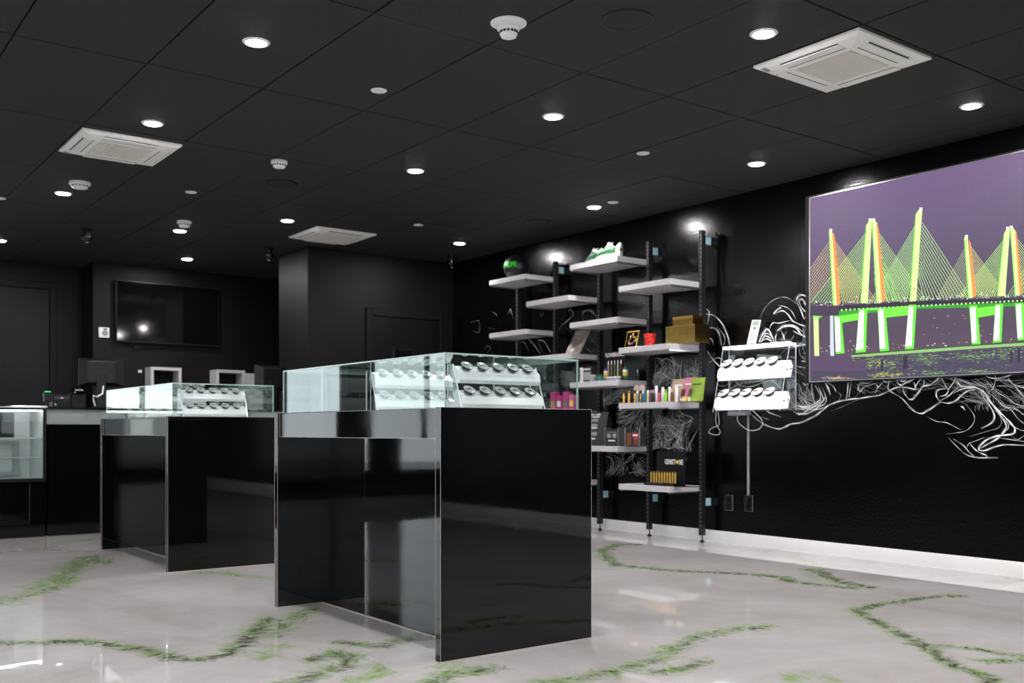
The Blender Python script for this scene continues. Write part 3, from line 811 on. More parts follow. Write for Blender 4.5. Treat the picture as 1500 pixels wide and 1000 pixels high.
# city sparkle behind the deck
for k in range(150):
    x = r9.uniform(75, 895); y = deck_y(x) - r9.uniform(2, 34) * r9.random(); s = r9.uniform(.8, 2.4)
    P.poly([(x - s, y - s), (x + s, y - s), (x + s, y + s), (x - s, y + s)], r9.choice([srgb(240, 236, 230), srgb(220, 240, 255), srgb(255, 220, 200), srgb(180, 255, 170)]), 2)
# deck
P.poly([(70, 652), (182, 652), (182, 692), (70, 692)], srgb(70, 56, 78), 5)
P.poly([(182, 652), (480, 634), (1180, 614), (1180, 630), (480, 652), (182, 672)], srgb(48, 44, 56), 5)
P.poly([(182, 672), (480, 652), (1180, 630), (1180, 646), (480, 664), (182, 690)], GD, 5)
for k in range(60):
    x = 190 + k * 16.5; y = deck_y(x) + 14
    P.poly([(x, y), (x + 7, y - .4), (x + 6, y + 6), (x, y + 6)], srgb(196, 255, 170), 6)
# legs below the deck
legs = [[(163, 690), (192, 690), (204, 835), (171, 838)], [(260, 664), (292, 662), (286, 830), (247, 833)], [(330, 660), (361, 658), (376, 825), (341, 828)], [(452, 648), (482, 648), (471, 818), (437, 820)],
        [(684, 652), (716, 650), (728, 800), (696, 803)], [(786, 645), (816, 644), (809, 792), (777, 795)], [(861, 642), (892, 640), (904, 783), (872, 786)], [(985, 632), (1014, 632), (1004, 770), (970, 772)]]
for q in legs: P.poly(q, GR, 6)
for q in legs:
    c = [sum(p[0] for p in q) / 4, sum(p[1] for p in q) / 4]
    def ins(p, fx, fy): return (c[0] + (p[0] - c[0]) * fx - 3, c[1] + (p[1] - c[1]) * fy)
    P.poly([ins(q[0], .62, .9), ins(q[1], .5, .9), ins(q[2], .5, .88), ins(q[3], .78, .88)], WT, 7)
P.poly([(84, 692), (103, 692), (106, 845), (88, 845)], GL, 6); P.poly([(82, 690), (120, 692), (106, 700), (82, 700)], GR, 6)
P.poly([(148, 690), (160, 690), (164, 845), (149, 845)], srgb(206, 214, 240), 6)
for q in ([(190, 690), (262, 680), (262, 706), (192, 718)], [(360, 660), (455, 652), (453, 688), (362, 698)], [(715, 660), (790, 652), (788, 686), (718, 698)], [(892, 646), (986, 640), (984, 672), (894, 680)], [(292, 662), (332, 660), (332, 668), (292, 670)]):
    P.poly(q, srgb(120, 236, 70), 6)
# bank lights, pier line, water
for k in range(70):
    x = r9.uniform(78, 1150); y = 838 - x * 0.052 - abs(r9.gauss(0, 14)) ; s = r9.uniform(.8, 2.6)
    P.poly([(x - s, y - s * .7), (x + s, y - s * .7), (x + s, y + s * .7), (x - s, y + s * .7)], r9.choice([srgb(255, 226, 200), srgb(240, 240, 255), srgb(255, 180, 130)]), 5)
for k in range(26):
    x = r9.choice([r9.uniform(490, 690), r9.uniform(705, 790)]); y = r9.uniform(670, 775); s = r9.uniform(.7, 2)
    P.poly([(x - s * 1.6, y - s * .6), (x + s, y - s * .8), (x + s, y + s * .6), (x - s, y + s * .6)], srgb(236, 214, 190), 5)
P.poly([(230, 842), (480, 822), (700, 806), (1180, 776), (1180, 788), (700, 818), (480, 834), (230, 850)], srgb(150, 190, 120), 6)
P.poly([(230, 836), (480, 818), (700, 801), (1180, 770), (1180, 777), (700, 807), (480, 823), (230, 843)], srgb(60, 84, 52), 6)
P.poly([(75, 846), (230, 846), (480, 830), (700, 814), (1180, 784), (1180, 900), (895, 908), (75, 944)], srgb(74, 66, 88), 4)
def shimmer(cx, cy, rx, ry, n, cols):
    for k in range(n):
        x = r9.gauss(cx, rx * .45); y = r9.gauss(cy, ry * .45); w = r9.uniform(2, 9); h = r9.uniform(.5, 1.3)
        if not 78 < x < 1150 or y > 938 - (x - 75) * .04 or y < 850 - max(0, x - 230) * .062: continue
        P.poly([(x - w, y), (x - w * .2, y - h), (x + w, y - h * .2), (x + w * .1, y + h)], r9.choice(cols), 7)
gc = [srgb(140, 196, 96), srgb(104, 160, 84), srgb(168, 200, 120), srgb(84, 110, 88), srgb(92, 104, 96)]
shimmer(330, 872, 110, 34, 240, gc + [srgb(220, 210, 110)]); shimmer(520, 858, 90, 30, 170, gc); shimmer(690, 848, 90, 26, 130, gc); shimmer(820, 838, 90, 34, 150, gc); shimmer(960, 830, 90, 34, 100, gc)
shimmer(180, 932, 60, 6, 70, [srgb(230, 150, 70), srgb(190, 200, 170), srgb(230, 190, 90)]); shimmer(370, 920, 80, 14, 150, gc + [srgb(240, 200, 80)] * 2); shimmer(540, 912, 70, 12, 90, gc); shimmer(720, 905, 110, 10, 90, gc); shimmer(560, 880, 330, 40, 220, [srgb(60, 56, 76), srgb(66, 80, 84), srgb(86, 100, 92)])
sil = srgb(88, 70, 98)
P.poly([(75, 846), (226, 846), (226, 866), (262, 866), (262, 858), (268, 866), (288, 866), (288, 905), (75, 905)], sil, 8)
for q in ((344, 860, 10, 45), (430, 846, 16, 50), (842, 826, 8, 45), (872, 812, 9, 60)):
    P.poly([(q[0], q[1]), (q[0] + q[2], q[1]), (q[0] + q[2], q[1] + q[3]), (q[0], q[1] + q[3])], srgb(50, 44, 62), 8)
pic = P.build('picture', 'led_picture', scr); local(pic, scr)

# ================================================================== SMOKE MURAL
def catmull(pts, n=6):
    if len(pts) < 3: return pts
    q = [pts[0]] + list(pts) + [pts[-1]]; out = []
    for i in range(1, len(q) - 2):
        p0, p1, p2, p3 = (np.array(q[i + k], float) for k in (-1, 0, 1, 2))
        for j in range(n):
            t = j / n
            out.append(tuple(0.5 * ((2 * p1) + (-p0 + p2) * t + (2 * p0 - 5 * p1 + 4 * p2 - p3) * t * t + (-p0 + 3 * p1 - 3 * p2 + p3) * t ** 3)))
    return out + [tuple(pts[-1])]
class Mural:
    def __init__(self): self.v = []; self.f = []; self.c = []
    def stroke(self, pts, w, br=0.8, org=(0, 0), sc=1.0, lay=0):
        px = catmull(pts, 5)
        P3 = []
        for a, b_ in px:
            q = on_x(org[0] + a / sc, org[1] + b_ / sc, WX); P3.append(np.array([q.y, q.z]))
        N = len(P3); n0 = len(self.v); x = WX - 0.0009 - 0.00006 * (lay % 12)
        for i, p in enumerate(P3):
            d = P3[min(i + 1, N - 1)] - P3[max(i - 1, 0)]; L = np.linalg.norm(d) + 1e-9; nr = np.array([-d[1], d[0]]) / L
            ww = w * 0.5 * (0.25 + 0.75 * min(1, 3.2 * min(i, N - 1 - i) / max(N - 1, 1) + 0.05)) * (0.8 + 0.35 * math.sin(i * 0.9 + n0))
            self.v += [(x, *(p + nr * ww)), (x, *(p - nr * ww))]
        for i in range(N - 1):
            self.f.append((n0 + 2 * i, n0 + 2 * i + 1, n0 + 2 * i + 3, n0 + 2 * i + 2))
            b2 = min(0.95, br * 1.15); self.c.append((b2, b2, b2, 1))
MU = Mural(); K_ = 0.0023
lay = 0
def strokes(org, sc, lst):
    global lay
    for pts, w, br in lst:
        lay += 1
        MU.stroke(pts, w * K_, br, org, sc, lay)
        if w >= 2.5 and len(pts) > 3:      # faint companion lines, as the paint trails off
            for off in (9, -11):
                MU.stroke([(a + off, b_ + off * .7) for a, b_ in pts], 0.9 * K_, br * .3, org, sc, lay + 5)
strokes((1160, 540), 7.144, [
    ([(0, 580), (100, 560), (200, 515), (270, 475), (330, 425), (390, 380), (480, 345), (600, 320), (700, 310), (800, 295), (920, 275), (1010, 235), (1130, 185)], 3, .85),
    ([(20, 445), (60, 475), (110, 470), (180, 425), (260, 425), (350, 400)], 2.5, .8), ([(20, 380), (80, 420), (180, 410), (260, 380), (320, 340), (350, 300)], 3, .85),
    ([(0, 400), (100, 415), (230, 400), (330, 330), (335, 280)], 2.5, .7),
    ([(210, 130), (210, 230), (240, 360)], 2, .7), ([(270, 160), (300, 250), (290, 330), (240, 390)], 2, .7), ([(320, 200), (360, 310), (340, 370), (280, 400)], 2.4, .8),
    ([(350, 130), (370, 190), (405, 270)], 3.5, .85), ([(360, 135), (430, 180), (465, 240)], 2.5, .75), ([(465, 240), (515, 275), (480, 340), (430, 370)], 1.5, .4),
    ([(590, 120), (585, 220), (570, 320)], 3, .85), ([(630, 120), (610, 220), (595, 310)], 2.2, .7), ([(660, 300), (720, 230)], 2.5, .75), ([(660, 300), (690, 320)], 2.5, .7),
    ([(880, 150), (760, 190), (715, 235), (695, 200), (720, 150), (800, 150), (860, 115)], 2.5, .8), ([(880, 150), (905, 190), (950, 140)], 3, .85), ([(905, 190), (870, 255)], 3, .85),
    ([(1030, 100), (1010, 170), (1020, 225), (1140, 300), (1220, 380), (1286, 440)], 3, .85), ([(940, 110), (980, 135), (1080, 130)], 2.5, .8),
    ([(1105, 100), (1110, 150), (1150, 170), (1200, 140), (1286, 100)], 4, .85), ([(1115, 90), (1140, 130), (1190, 120), (1200, 90)], 4, .85), ([(1130, 85), (1150, 115), (1180, 90)], 3, .8),
    ([(1020, 225), (1130, 190), (1286, 215)], 3, .85), ([(1165, 200), (1180, 260), (1230, 315), (1270, 310), (1286, 270)], 2.6, .8), ([(400, 445), (520, 400), (640, 345), (760, 300)], 1.2, .25)])
strokes((1330, 540), 7.141, [
    ([(0, 390), (60, 440), (140, 468), (200, 440), (280, 390), (340, 345)], 3, .85), ([(340, 345), (300, 290), (300, 240), (330, 215), (390, 210)], 3, .85),
    ([(340, 345), (420, 360), (490, 340), (560, 280), (620, 235), (710, 220)], 3, .85), ([(340, 330), (420, 290), (480, 230), (530, 195)], 2.4, .7), ([(400, 290), (560, 215), (640, 205), (700, 220)], 2.4, .75),
    ([(330, 290), (400, 270), (430, 210)], 4, .6),
    ([(420, 220), (380, 150), (335, 70), (320, 100), (240, 165), (160, 185), (110, 250), (50, 320), (0, 315)], 3, .85), ([(420, 220), (500, 100), (430, 65)], 3, .85),
    ([(500, 100), (580, 130), (680, 180), (760, 215), (800, 250), (850, 330), (900, 390), (1000, 490), (1080, 570), (1120, 630), (1100, 680), (1000, 695), (940, 700), (830, 740), (760, 800), (745, 845), (800, 855), (900, 820), (1000, 795), (1100, 795), (1214, 800), (1300, 805)], 3.8, .85),
    ([(510, 120), (560, 180), (660, 190), (760, 210)], 3, .8), ([(760, 230), (800, 310), (860, 390), (905, 490), (880, 560), (770, 625)], 3.2, .8),
    ([(820, 260), (880, 360), (960, 470), (1010, 550), (1030, 610), (980, 690), (920, 740), (830, 790), (760, 830)], 3.5, .85), ([(900, 400), (960, 490), (1040, 560), (1050, 620), (1000, 670)], 2, .6),
    ([(960, 500), (980, 560), (940, 620), (840, 650), (640, 710)], 1.5, .35), ([(650, 780), (700, 840), (760, 880), (820, 905), (825, 930)], 3.6, .85),
    ([(430, 725), (500, 800), (600, 890), (700, 925), (820, 930), (940, 928)], 2.6, .7), ([(480, 735), (580, 800), (640, 870), (700, 920)], 3, .85), ([(620, 830), (640, 780), (720, 750), (820, 710)], 1.8, .45),
    ([(210, 505), (300, 550), (400, 562), (480, 600), (560, 640)], 2, .6), ([(400, 680), (520, 668), (620, 640), (690, 560), (690, 480), (610, 375)], 1.8, .5), ([(550, 390), (580, 405), (597, 435)], 3.5, .8),
    ([(790, 50), (850, 90), (950, 100), (1060, 70), (1110, 30)], 3, .85), ([(915, 120), (1050, 120), (1100, 160), (1180, 190), (1214, 195), (1300, 190)], 3, .8), ([(915, 30), (910, 150), (880, 210), (840, 250)], 2.2, .6),
    ([(1050, 100), (1120, 180), (1214, 290), (1290, 350)], 3, .8), ([(890, 200), (960, 260), (1050, 310), (1130, 370), (1214, 390), (1300, 395)], 2, .6), ([(850, 250), (940, 330), (1000, 390), (1100, 410), (1160, 440), (1214, 480), (1300, 500)], 2, .6),
    ([(900, 260), (990, 380), (1080, 430), (1150, 520), (1214, 570), (1300, 620)], 1.7, .5), ([(920, 180), (1020, 180), (1100, 190)], 1.6, .4), ([(1000, 540), (1100, 600), (1180, 640), (1250, 650)], 1.6, .45),
    ([(1080, 700), (1150, 740), (1214, 700), (1280, 690)], 1.6, .45), ([(940, 720), (1080, 740), (1214, 760), (1290, 765)], 2.2, .5), ([(60, 140), (80, 180), (70, 215), (0, 190)], 3, .85), ([(70, 215), (110, 215)], 3, .8), ([(150, 90), (100, 150), (70, 215)], 2.4, .7),
    ([(0, 150), (60, 110), (100, 90)], 2.5, .8), ([(170, 90), (170, 150), (150, 190), (80, 280)], 2.2, .7), ([(650, 110), (760, 170), (880, 190)], 1.6, .4), ([(700, 100), (800, 160), (900, 160)], 1.6, .4), ([(540, 100), (650, 150), (800, 190), (850, 250)], 2, .5)])
strokes((1030, 320), 5.0, [
    ([(415, 735), (450, 660), (510, 600), (580, 575), (640, 590), (690, 630)], 1.4, .5), ([(515, 700), (545, 665), (575, 650)], 4, .85), ([(515, 700), (580, 675), (620, 700), (660, 750), (740, 790)], 2.6, .8), ([(545, 635), (600, 645), (650, 680), (680, 740)], 2, .6),
    ([(485, 810), (510, 765), (560, 765), (640, 745)], 2.4, .7), ([(540, 825), (580, 795), (640, 785), (690, 810), (720, 850), (790, 890)], 4, .85), ([(550, 815), (600, 785), (670, 785), (730, 830)], 2.5, .8), ([(640, 745), (700, 770), (760, 790)], 2, .7),
    ([(690, 620), (685, 590), (710, 560), (750, 570), (790, 630)], 3, .85), ([(690, 620), (720, 680), (740, 740)], 3, .85), ([(710, 600), (730, 590), (760, 650), (785, 690)], 3, .85), ([(700, 590), (720, 650), (770, 700)], 2.4, .7), ([(740, 740), (760, 700), (790, 640)], 2, .6),
    ([(410, 905), (430, 860), (465, 810), (490, 830), (520, 905)], 3.4, .8), ([(430, 890), (460, 860), (500, 880)], 2.2, .6), ([(440, 870), (465, 840), (500, 860)], 2, .5), ([(420, 905), (465, 880), (510, 905)], 2.2, .6),
    ([(640, 945), (700, 930), (760, 925), (800, 935)], 2.6, .8), ([(660, 820), (720, 855), (790, 860)], 2, .6), ([(730, 750), (735, 850), (730, 960)], 2, .35), ([(760, 730), (745, 830), (750, 950)], 1.6, .35),
    ([(20, 660), (45, 690), (30, 780)], 3, .85), ([(20, 700), (80, 710), (140, 770), (180, 860), (195, 930)], 3, .85), ([(30, 800), (90, 805), (120, 850), (135, 930)], 2.5, .75), ([(100, 790), (150, 850), (160, 900), (145, 930)], 2, .6), ([(20, 890), (60, 880), (80, 930)], 2.4, .7),
    ([(540, 840), (530, 880), (545, 930)], 2, .5), ([(570, 820), (590, 860), (600, 900)], 2, .5)])
strokes((1000, 420), 5.0, [
    ([(870, 540), (900, 545), (905, 500)], 2, .6), ([(800, 850), (880, 880), (960, 860), (1010, 820)], 3.4, .85), ([(820, 920), (900, 930), (980, 890), (1040, 830)], 3, .8), ([(940, 760), (970, 850)], 2.4, .7), ([(1000, 740), (1030, 830), (980, 880)], 2.4, .7), ([(970, 720), (1010, 800), (1000, 860)], 2.4, .7),
    ([(1040, 700), (1070, 740), (1080, 790)], 3, .85), ([(190, 560), (250, 520), (300, 540), (330, 600)], 2, .6), ([(180, 470), (230, 540), (290, 600)], 3, .8), ([(360, 660), (420, 720), (500, 730), (620, 690), (700, 680)], 2.2, .6), ([(450, 700), (560, 690), (640, 660)], 2, .6), ([(640, 680), (700, 720), (740, 780)], 2, .6), ([(800, 640), (830, 700), (810, 790)], 2.2, .6), ([(880, 700), (900, 720), (930, 690)], 2, .6)])
strokes((1030, 540), 9.093, [
    ([(590, 545), (680, 640), (780, 720), (900, 775), (1010, 800), (1100, 770), (1170, 735), (1280, 720), (1364, 690)], 3.8, .85), ([(810, 540), (900, 590), (1040, 640)], 3, .8), ([(700, 620), (800, 650), (880, 680)], 1.6, .4)])
strokes((860, 520), 5.556, [
    ([(545, 180), (560, 110), (600, 50), (660, 30), (720, 80), (770, 90)], 2.2, .6), ([(890, 0), (880, 100), (850, 200), (800, 230)], 2, .5), ([(820, 130), (845, 100), (875, 130), (850, 160), (825, 140)], 2, .55), ([(830, 135), (845, 115), (862, 130), (848, 148)], 2, .5),
    ([(540, 160), (590, 140), (640, 170), (700, 200), (760, 225)], 3, .65), ([(540, 680), (600, 720), (660, 760), (720, 730), (760, 640), (780, 570), (830, 540), (860, 520), (840, 500), (780, 480), (740, 430)], 2.8, .65),
    ([(540, 580), (620, 570), (700, 580)], 2.4, .55), ([(800, 590), (840, 560), (858, 530)], 2, .55), ([(915, 580), (860, 680), (800, 800)], 2.2, .55), ([(660, 760), (680, 820), (740, 830), (810, 830)], 1.6, .4), ([(740, 830), (780, 880), (820, 830)], 1.8, .3),
    ([(600, 640), (660, 690), (720, 660), (750, 580)], 2.2, .55), ([(620, 620), (670, 660), (720, 620)], 2, .55), ([(540, 440), (560, 520), (600, 600)], 2, .5), ([(210, 300), (210, 440)], 2, .45), ([(130, 270), (140, 400), (150, 450)], 2, .4),
    ([(280, 820), (330, 790), (380, 820), (330, 870), (290, 880)], 2, .5), ([(310, 880), (350, 830), (400, 800)], 2, .5), ([(400, 890), (420, 880), (415, 905), (400, 900)], 2.2, .55), ([(340, 960), (400, 950), (440, 960)], 1.8, .45), ([(270, 900), (300, 930), (280, 980)], 1.8, .45)])
strokes((660, 430), 6.818, [
    ([(200, 290), (250, 270), (290, 280), (290, 370), (265, 390), (230, 370)], 1.6, .22), ([(420, 180), (450, 200), (465, 230)], 1.8, .3), ([(580, 200), (600, 150), (610, 190), (630, 250)], 2.4, .4), ([(1090, 370), (1100, 330), (1190, 250), (1225, 200), (1200, 160), (1180, 175), (1200, 200)], 2, .5),
    ([(1150, 330), (1210, 390)], 2, .5), ([(1330, 270), (1320, 200), (1380, 165), (1440, 210), (1460, 240)], 2, .55), ([(1310, 180), (1400, 160), (1450, 220)], 1.8, .4), ([(700, 600), (700, 500), (740, 490), (790, 590)], 1.8, .4), ([(760, 430), (830, 510), (900, 600)], 2, .5),
    ([(800, 430), (870, 560)], 1.8, .4), ([(870, 460), (940, 480), (1000, 590)], 2, .5), ([(880, 500), (930, 600)], 1.8, .4), ([(380, 340), (450, 350)], 1.6, .2), ([(330, 560), (380, 520), (420, 600)], 1.6, .2), ([(890, 180), (905, 230), (930, 180)], 1.6, .2), ([(360, 600), (400, 540), (420, 470)], 1.4, .2), ([(1320, 460), (1320, 590)], 2, .3), ([(1340, 520), (1400, 580), (1440, 560)], 1.6, .35), ([(1400, 450), (1470, 530)], 1.6, .35), ([(1330, 650), (1390, 760)], 2, .4), ([(1350, 640), (1400, 740)], 1.6, .35)])
rm = random.Random(21)
def swirl(x0, x1, y0, y1, n, br, ang):      # dense thin hair lines that follow one flow, photo pixels
    global lay
    p1, p2 = rm.uniform(0, 6.28), rm.uniform(0, 6.28)
    for k in range(n):
        x, y = rm.uniform(x0, x1), rm.uniform(y0, y1); off = rm.gauss(0, .28); pl = []
        for i in range(rm.randint(5, 11)):
            pl.append((x, y))
            a = ang + off + .6 * math.sin(x * .08 + p1 + y * .03) + .55 * math.sin(y * .09 + x * .03 + p2)
            x += 4.2 * math.cos(a); y += 4.2 * math.sin(a)
            if not (x0 - 3 < x < x1 + 3 and y0 - 3 < y < y1 + 3): break
        if len(pl) > 2:
            lay += 1; MU.stroke(pl, rm.uniform(.5, 1.25) * K_, br * rm.uniform(.3, 1.0), lay=lay)
for args in [(957, 1024, 523, 566, 200, .72, 1.2), (957, 1000, 600, 656, 190, .75, .9), (884, 948, 565, 592, 100, .6, 2.6), (905, 948, 592, 640, 170, .65, 2.2), (886, 946, 660, 695, 90, .65, .8), (957, 1015, 605, 660, 110, .6, 2.0), (960, 990, 520, 570, 90, .7, 1.5),
             (872, 884, 570, 590, 24, .45, .8), (1160, 1190, 560, 600, 70, .5, 1.4), (1420, 1530, 545, 600, 130, .42, .6), (1400, 1450, 560, 590, 50, .4, .4), (1140, 1185, 480, 600, 70, .45, 1.5), (1046, 1140, 560, 600, 60, .5, .5), (1500, 1600, 545, 640, 80, .5, .4), (1340, 1420, 545, 570, 50, .4, .7), (1240, 1340, 550, 575, 40, .35, .4)]:
    swirl(*args)
me = bpy.data.meshes.new('smoke_mural'); me.from_pydata(MU.v, [], MU.f); me.materials.append(MATS['mural_lines']); me.update()
mo = bpy.data.objects.new('smoke_mural', me); COL.objects.link(mo); mo.parent = wall_r; mo['kind'] = 'stuff'; mo['label'] = 'white painted smoke swirls'
to_attr(mo, MU.c)

# outlets, raceway, cables on the mural wall
def outlet(u, v, plug, label):
    p = on_x(u, v, WX)
    t = thing('wall_outlet', label, 'outlet', (WX - 0.0005, p.y, p.z - 0.06), FACE_X)
    MB().box(-0.037, 0.037, -0.006, 0, 0, 0.12).build('cover_plate', 'black_plastic', t, bevel=0.002)
    MB().box(-0.0385, 0.0385, -0.0035, 0, -0.0015, 0.1215).build('plate_rim', 'grey_card', t)
    f = MB()
    for z in (0.035, 0.082): f.lathe([(0.016, 0), (0.016, 0.002)], 16, M=Matrix.Translation((0, -0.006, z)) @ Matrix.Rotation(PI / 2, 4, 'X'))
    f.build('socket', 'black_gloss', t)
    if plug:
        MB().box(-0.016, 0.016, -0.045, -0.008, 0.066, 0.098).build('plug', 'black_plastic', t, bevel=0.005)
    return t
outlet(1068, 736, False, 'black wall outlet plate with nothing plugged in below the lit stand')
outlet(1097, 737, True, 'black wall outlet with a plug at the foot of the white raceway')
p = on_x(1097, 725, WX); q = on_x(1097, 607, WX)
tag(MB().box(WX - 0.013, WX - 0.0005, p.y - 0.009, p.y + 0.009, p.z, q.z).build('cable_raceway', 'grey_card', bevel=0.002), 'slim grey cable raceway running up the mural wall to the lit stand', 'raceway')
cb = MB(); base = SL[2]
loop = [(1086, 597), (1080, 612), (1085, 622), (1098, 630), (1112, 628), (1117, 618), (1108, 606), (1096, 598)]
cb.tube([on_x(u, v, WX - 0.02) for u, v in catmull(loop, 5)], 0.003, 6)
tag(cb.build('power_cable', 'white_plastic', smooth=60), 'thin white cable looping under the lit wall stand beside the raceway', 'cable')
cb = MB(); loop = [(1049, 603), (1049, 620), (1055, 632), (1050, 637), (1038, 633), (1044, 626), (1053, 622), (1052, 604)]
cb.tube([on_x(u, v, WX - 0.02) for u, v in catmull(loop, 5)], 0.003, 6)
tag(cb.build('power_cable', 'white_plastic', smooth=60), 'thin white cable looping under the lit wall stand beside the shelf post', 'cable')
# ================================================================== WALL SHELVING
PX = 5.995                      # post centre x
PY = [5.45, 6.04, 6.66, 7.28, 7.86]
SX0, SX1, ST = 5.635, 5.972, 0.045
sh = thing('wall_shelving', 'black slotted post shelving with staggered white shelves on the mural wall', 'shelving', (PX, PY[0], 0))
def sl(o): return local(o, sh)
for k, y in enumerate(PY):
    post = MB().box(PX - 0.02, PX + 0.02, y - 0.016, y + 0.016, 0.055, 2.475)
    post.box(PX - 0.024, PX - 0.02, y - 0.016, y - 0.011, 0.055, 2.475).box(PX - 0.024, PX - 0.02, y + 0.011, y + 0.016, 0.055, 2.475)
    po = sl(post.build('post', 'black_metal', sh))
    h = MB()
    for i in range(68): h.box(PX - 0.0212, PX - 0.0199, y - 0.004, y + 0.004, 0.09 + i * 0.035, 0.098 + i * 0.035)
    h.build('slot_holes', 'hole_dark', po)['kind'] = 'stuff'
    # po carries the parent inverse itself, so a child in the same world frame needs none
    MB().lathe([(0.02, 0), (0.02, 0.006), (0.008, 0.016), (0.005, 0.018), (0.005, 0.056)], 14, PX, y).build('levelling_foot', 'black_plastic', po, smooth=40)
    for z in (2.398, 0.318):
        if k in (0, 1, 2, 3) or z > 1:
            br = MB().box(PX + 0.02, WX - 0.001, y - 0.012, y + 0.012, z - 0.034, z + 0.034).build('wall_bracket', 'black_metal', po)
            if not (k == 2 and z > 1):
                MB().box(PX + 0.026, WX - 0.006, y - 0.0132, y - 0.0121, z - 0.030, z + 0.030).build('sticker', 'sticker_blue', po)
SHELVES = {'1a': (0, 2.067), '1b': (0, 1.563), '1c': (0, 1.110), '1d': (0, 0.450), '2a': (1, 2.324), '2b': (1, 1.822), '2c': (1, 1.303), '2d': (1, 0.756),
           '3a': (2, 2.069), '3b': (2, 1.560), '3c': (2, 1.060), '3d': (2, 0.450), '4a': (3, 2.331), '4b': (3, 1.822)}
for key, (b_, z) in SHELVES.items():
    y0, y1 = PY[b_] + 0.012, PY[b_ + 1] - 0.006
    s = sl(MB().box(SX0, SX1, y0, y1, z - ST, z).build('shelf', 'white_shelf', sh, bevel=0.0012))
    for yy in (y0 + 0.012, y1 - 0.012):
        a = MB().box(SX0 + 0.012, PX - 0.02, yy - 0.005, yy + 0.005, z - ST - 0.012, z - ST - 0.0005).build('bracket_arm', 'brushed', s)
def shelf_y(u, x): return on_x(u, 500, x).y
def SZ(k): return SHELVES[k][1]

# ------------------------------------------------------------------ things on the shelves (front is local -y, turned to face -x)
# basketball
def sph(r, lat, lon): return (r * math.cos(lat) * math.sin(lon), -r * math.cos(lat) * math.cos(lon), r * math.sin(lat))
by = shelf_y(756, 5.80); R = 0.119
t = thing('basketball', 'black basketball with bright green lettering on the top far shelf', 'basketball', (5.80, by, SZ('4a')), FACE_X)
c0 = Vector((0, 0, R))
m = MB(); prof = [(R * math.cos(-PI / 2 + PI * i / 24) + 1e-5, R + R * math.sin(-PI / 2 + PI * i / 24)) for i in range(25)]
m.lathe(prof, 40).build('ball', 'ball_black', t, smooth=80)
sm = MB()
for rot in (Matrix.Identity(4), Matrix.Rotation(PI / 2, 4, 'X'), Matrix.Rotation(PI / 2, 4, 'Y')):
    sm.tube([c0 + (rot @ Vector(((R + .0003) * math.cos(2 * PI * i / 48), (R + .0003) * math.sin(2 * PI * i / 48), 0))) for i in range(48)], 0.0022, 5, closed=True)
for s in (-1, 1):
    sm.tube([c0 + Vector((s * (R * .62 + .02 * math.cos(4 * PI * i / 40)), 0, 0)) + Vector((0, math.cos(2 * PI * i / 40), math.sin(2 * PI * i / 40))) * math.sqrt(max(1e-6, (R + .0003) ** 2 - (R * .62 + .02 * math.cos(4 * PI * i / 40)) ** 2)) for i in range(40)], 0.0022, 5, closed=True)
sm.build('seams', 'black_matte', t)
me = text_mesh('STNLIFE', 0.07, 0.0)
co = np.array([v.co[:] for v in me.vertices]); co[:, 0] -= co[:, 0].mean(); kx = 0.20 / np.ptp(co[:, 0])
bm = bmesh.new(); bm.from_mesh(me); bmesh.ops.subdivide_edges(bm, edges=[e for e in bm.edges if e.calc_length() > 0.012], cuts=2); bmesh.ops.triangulate(bm, faces=bm.faces)
for v in bm.verts:
    lon = v.co.x * kx / R + 0.12; lat = 0.10 + v.co.y * 0.95 / R
    v.co = c0 + Vector(sph(R + 0.0016, lat, lon))
bm.to_mesh(me); bm.free(); me.materials.clear(); me.materials.append(MATS['green_text'])
o = bpy.data.objects.new('lettering', me); COL.objects.link(o); o.parent = t; o['label'] = 'bright green block letters'

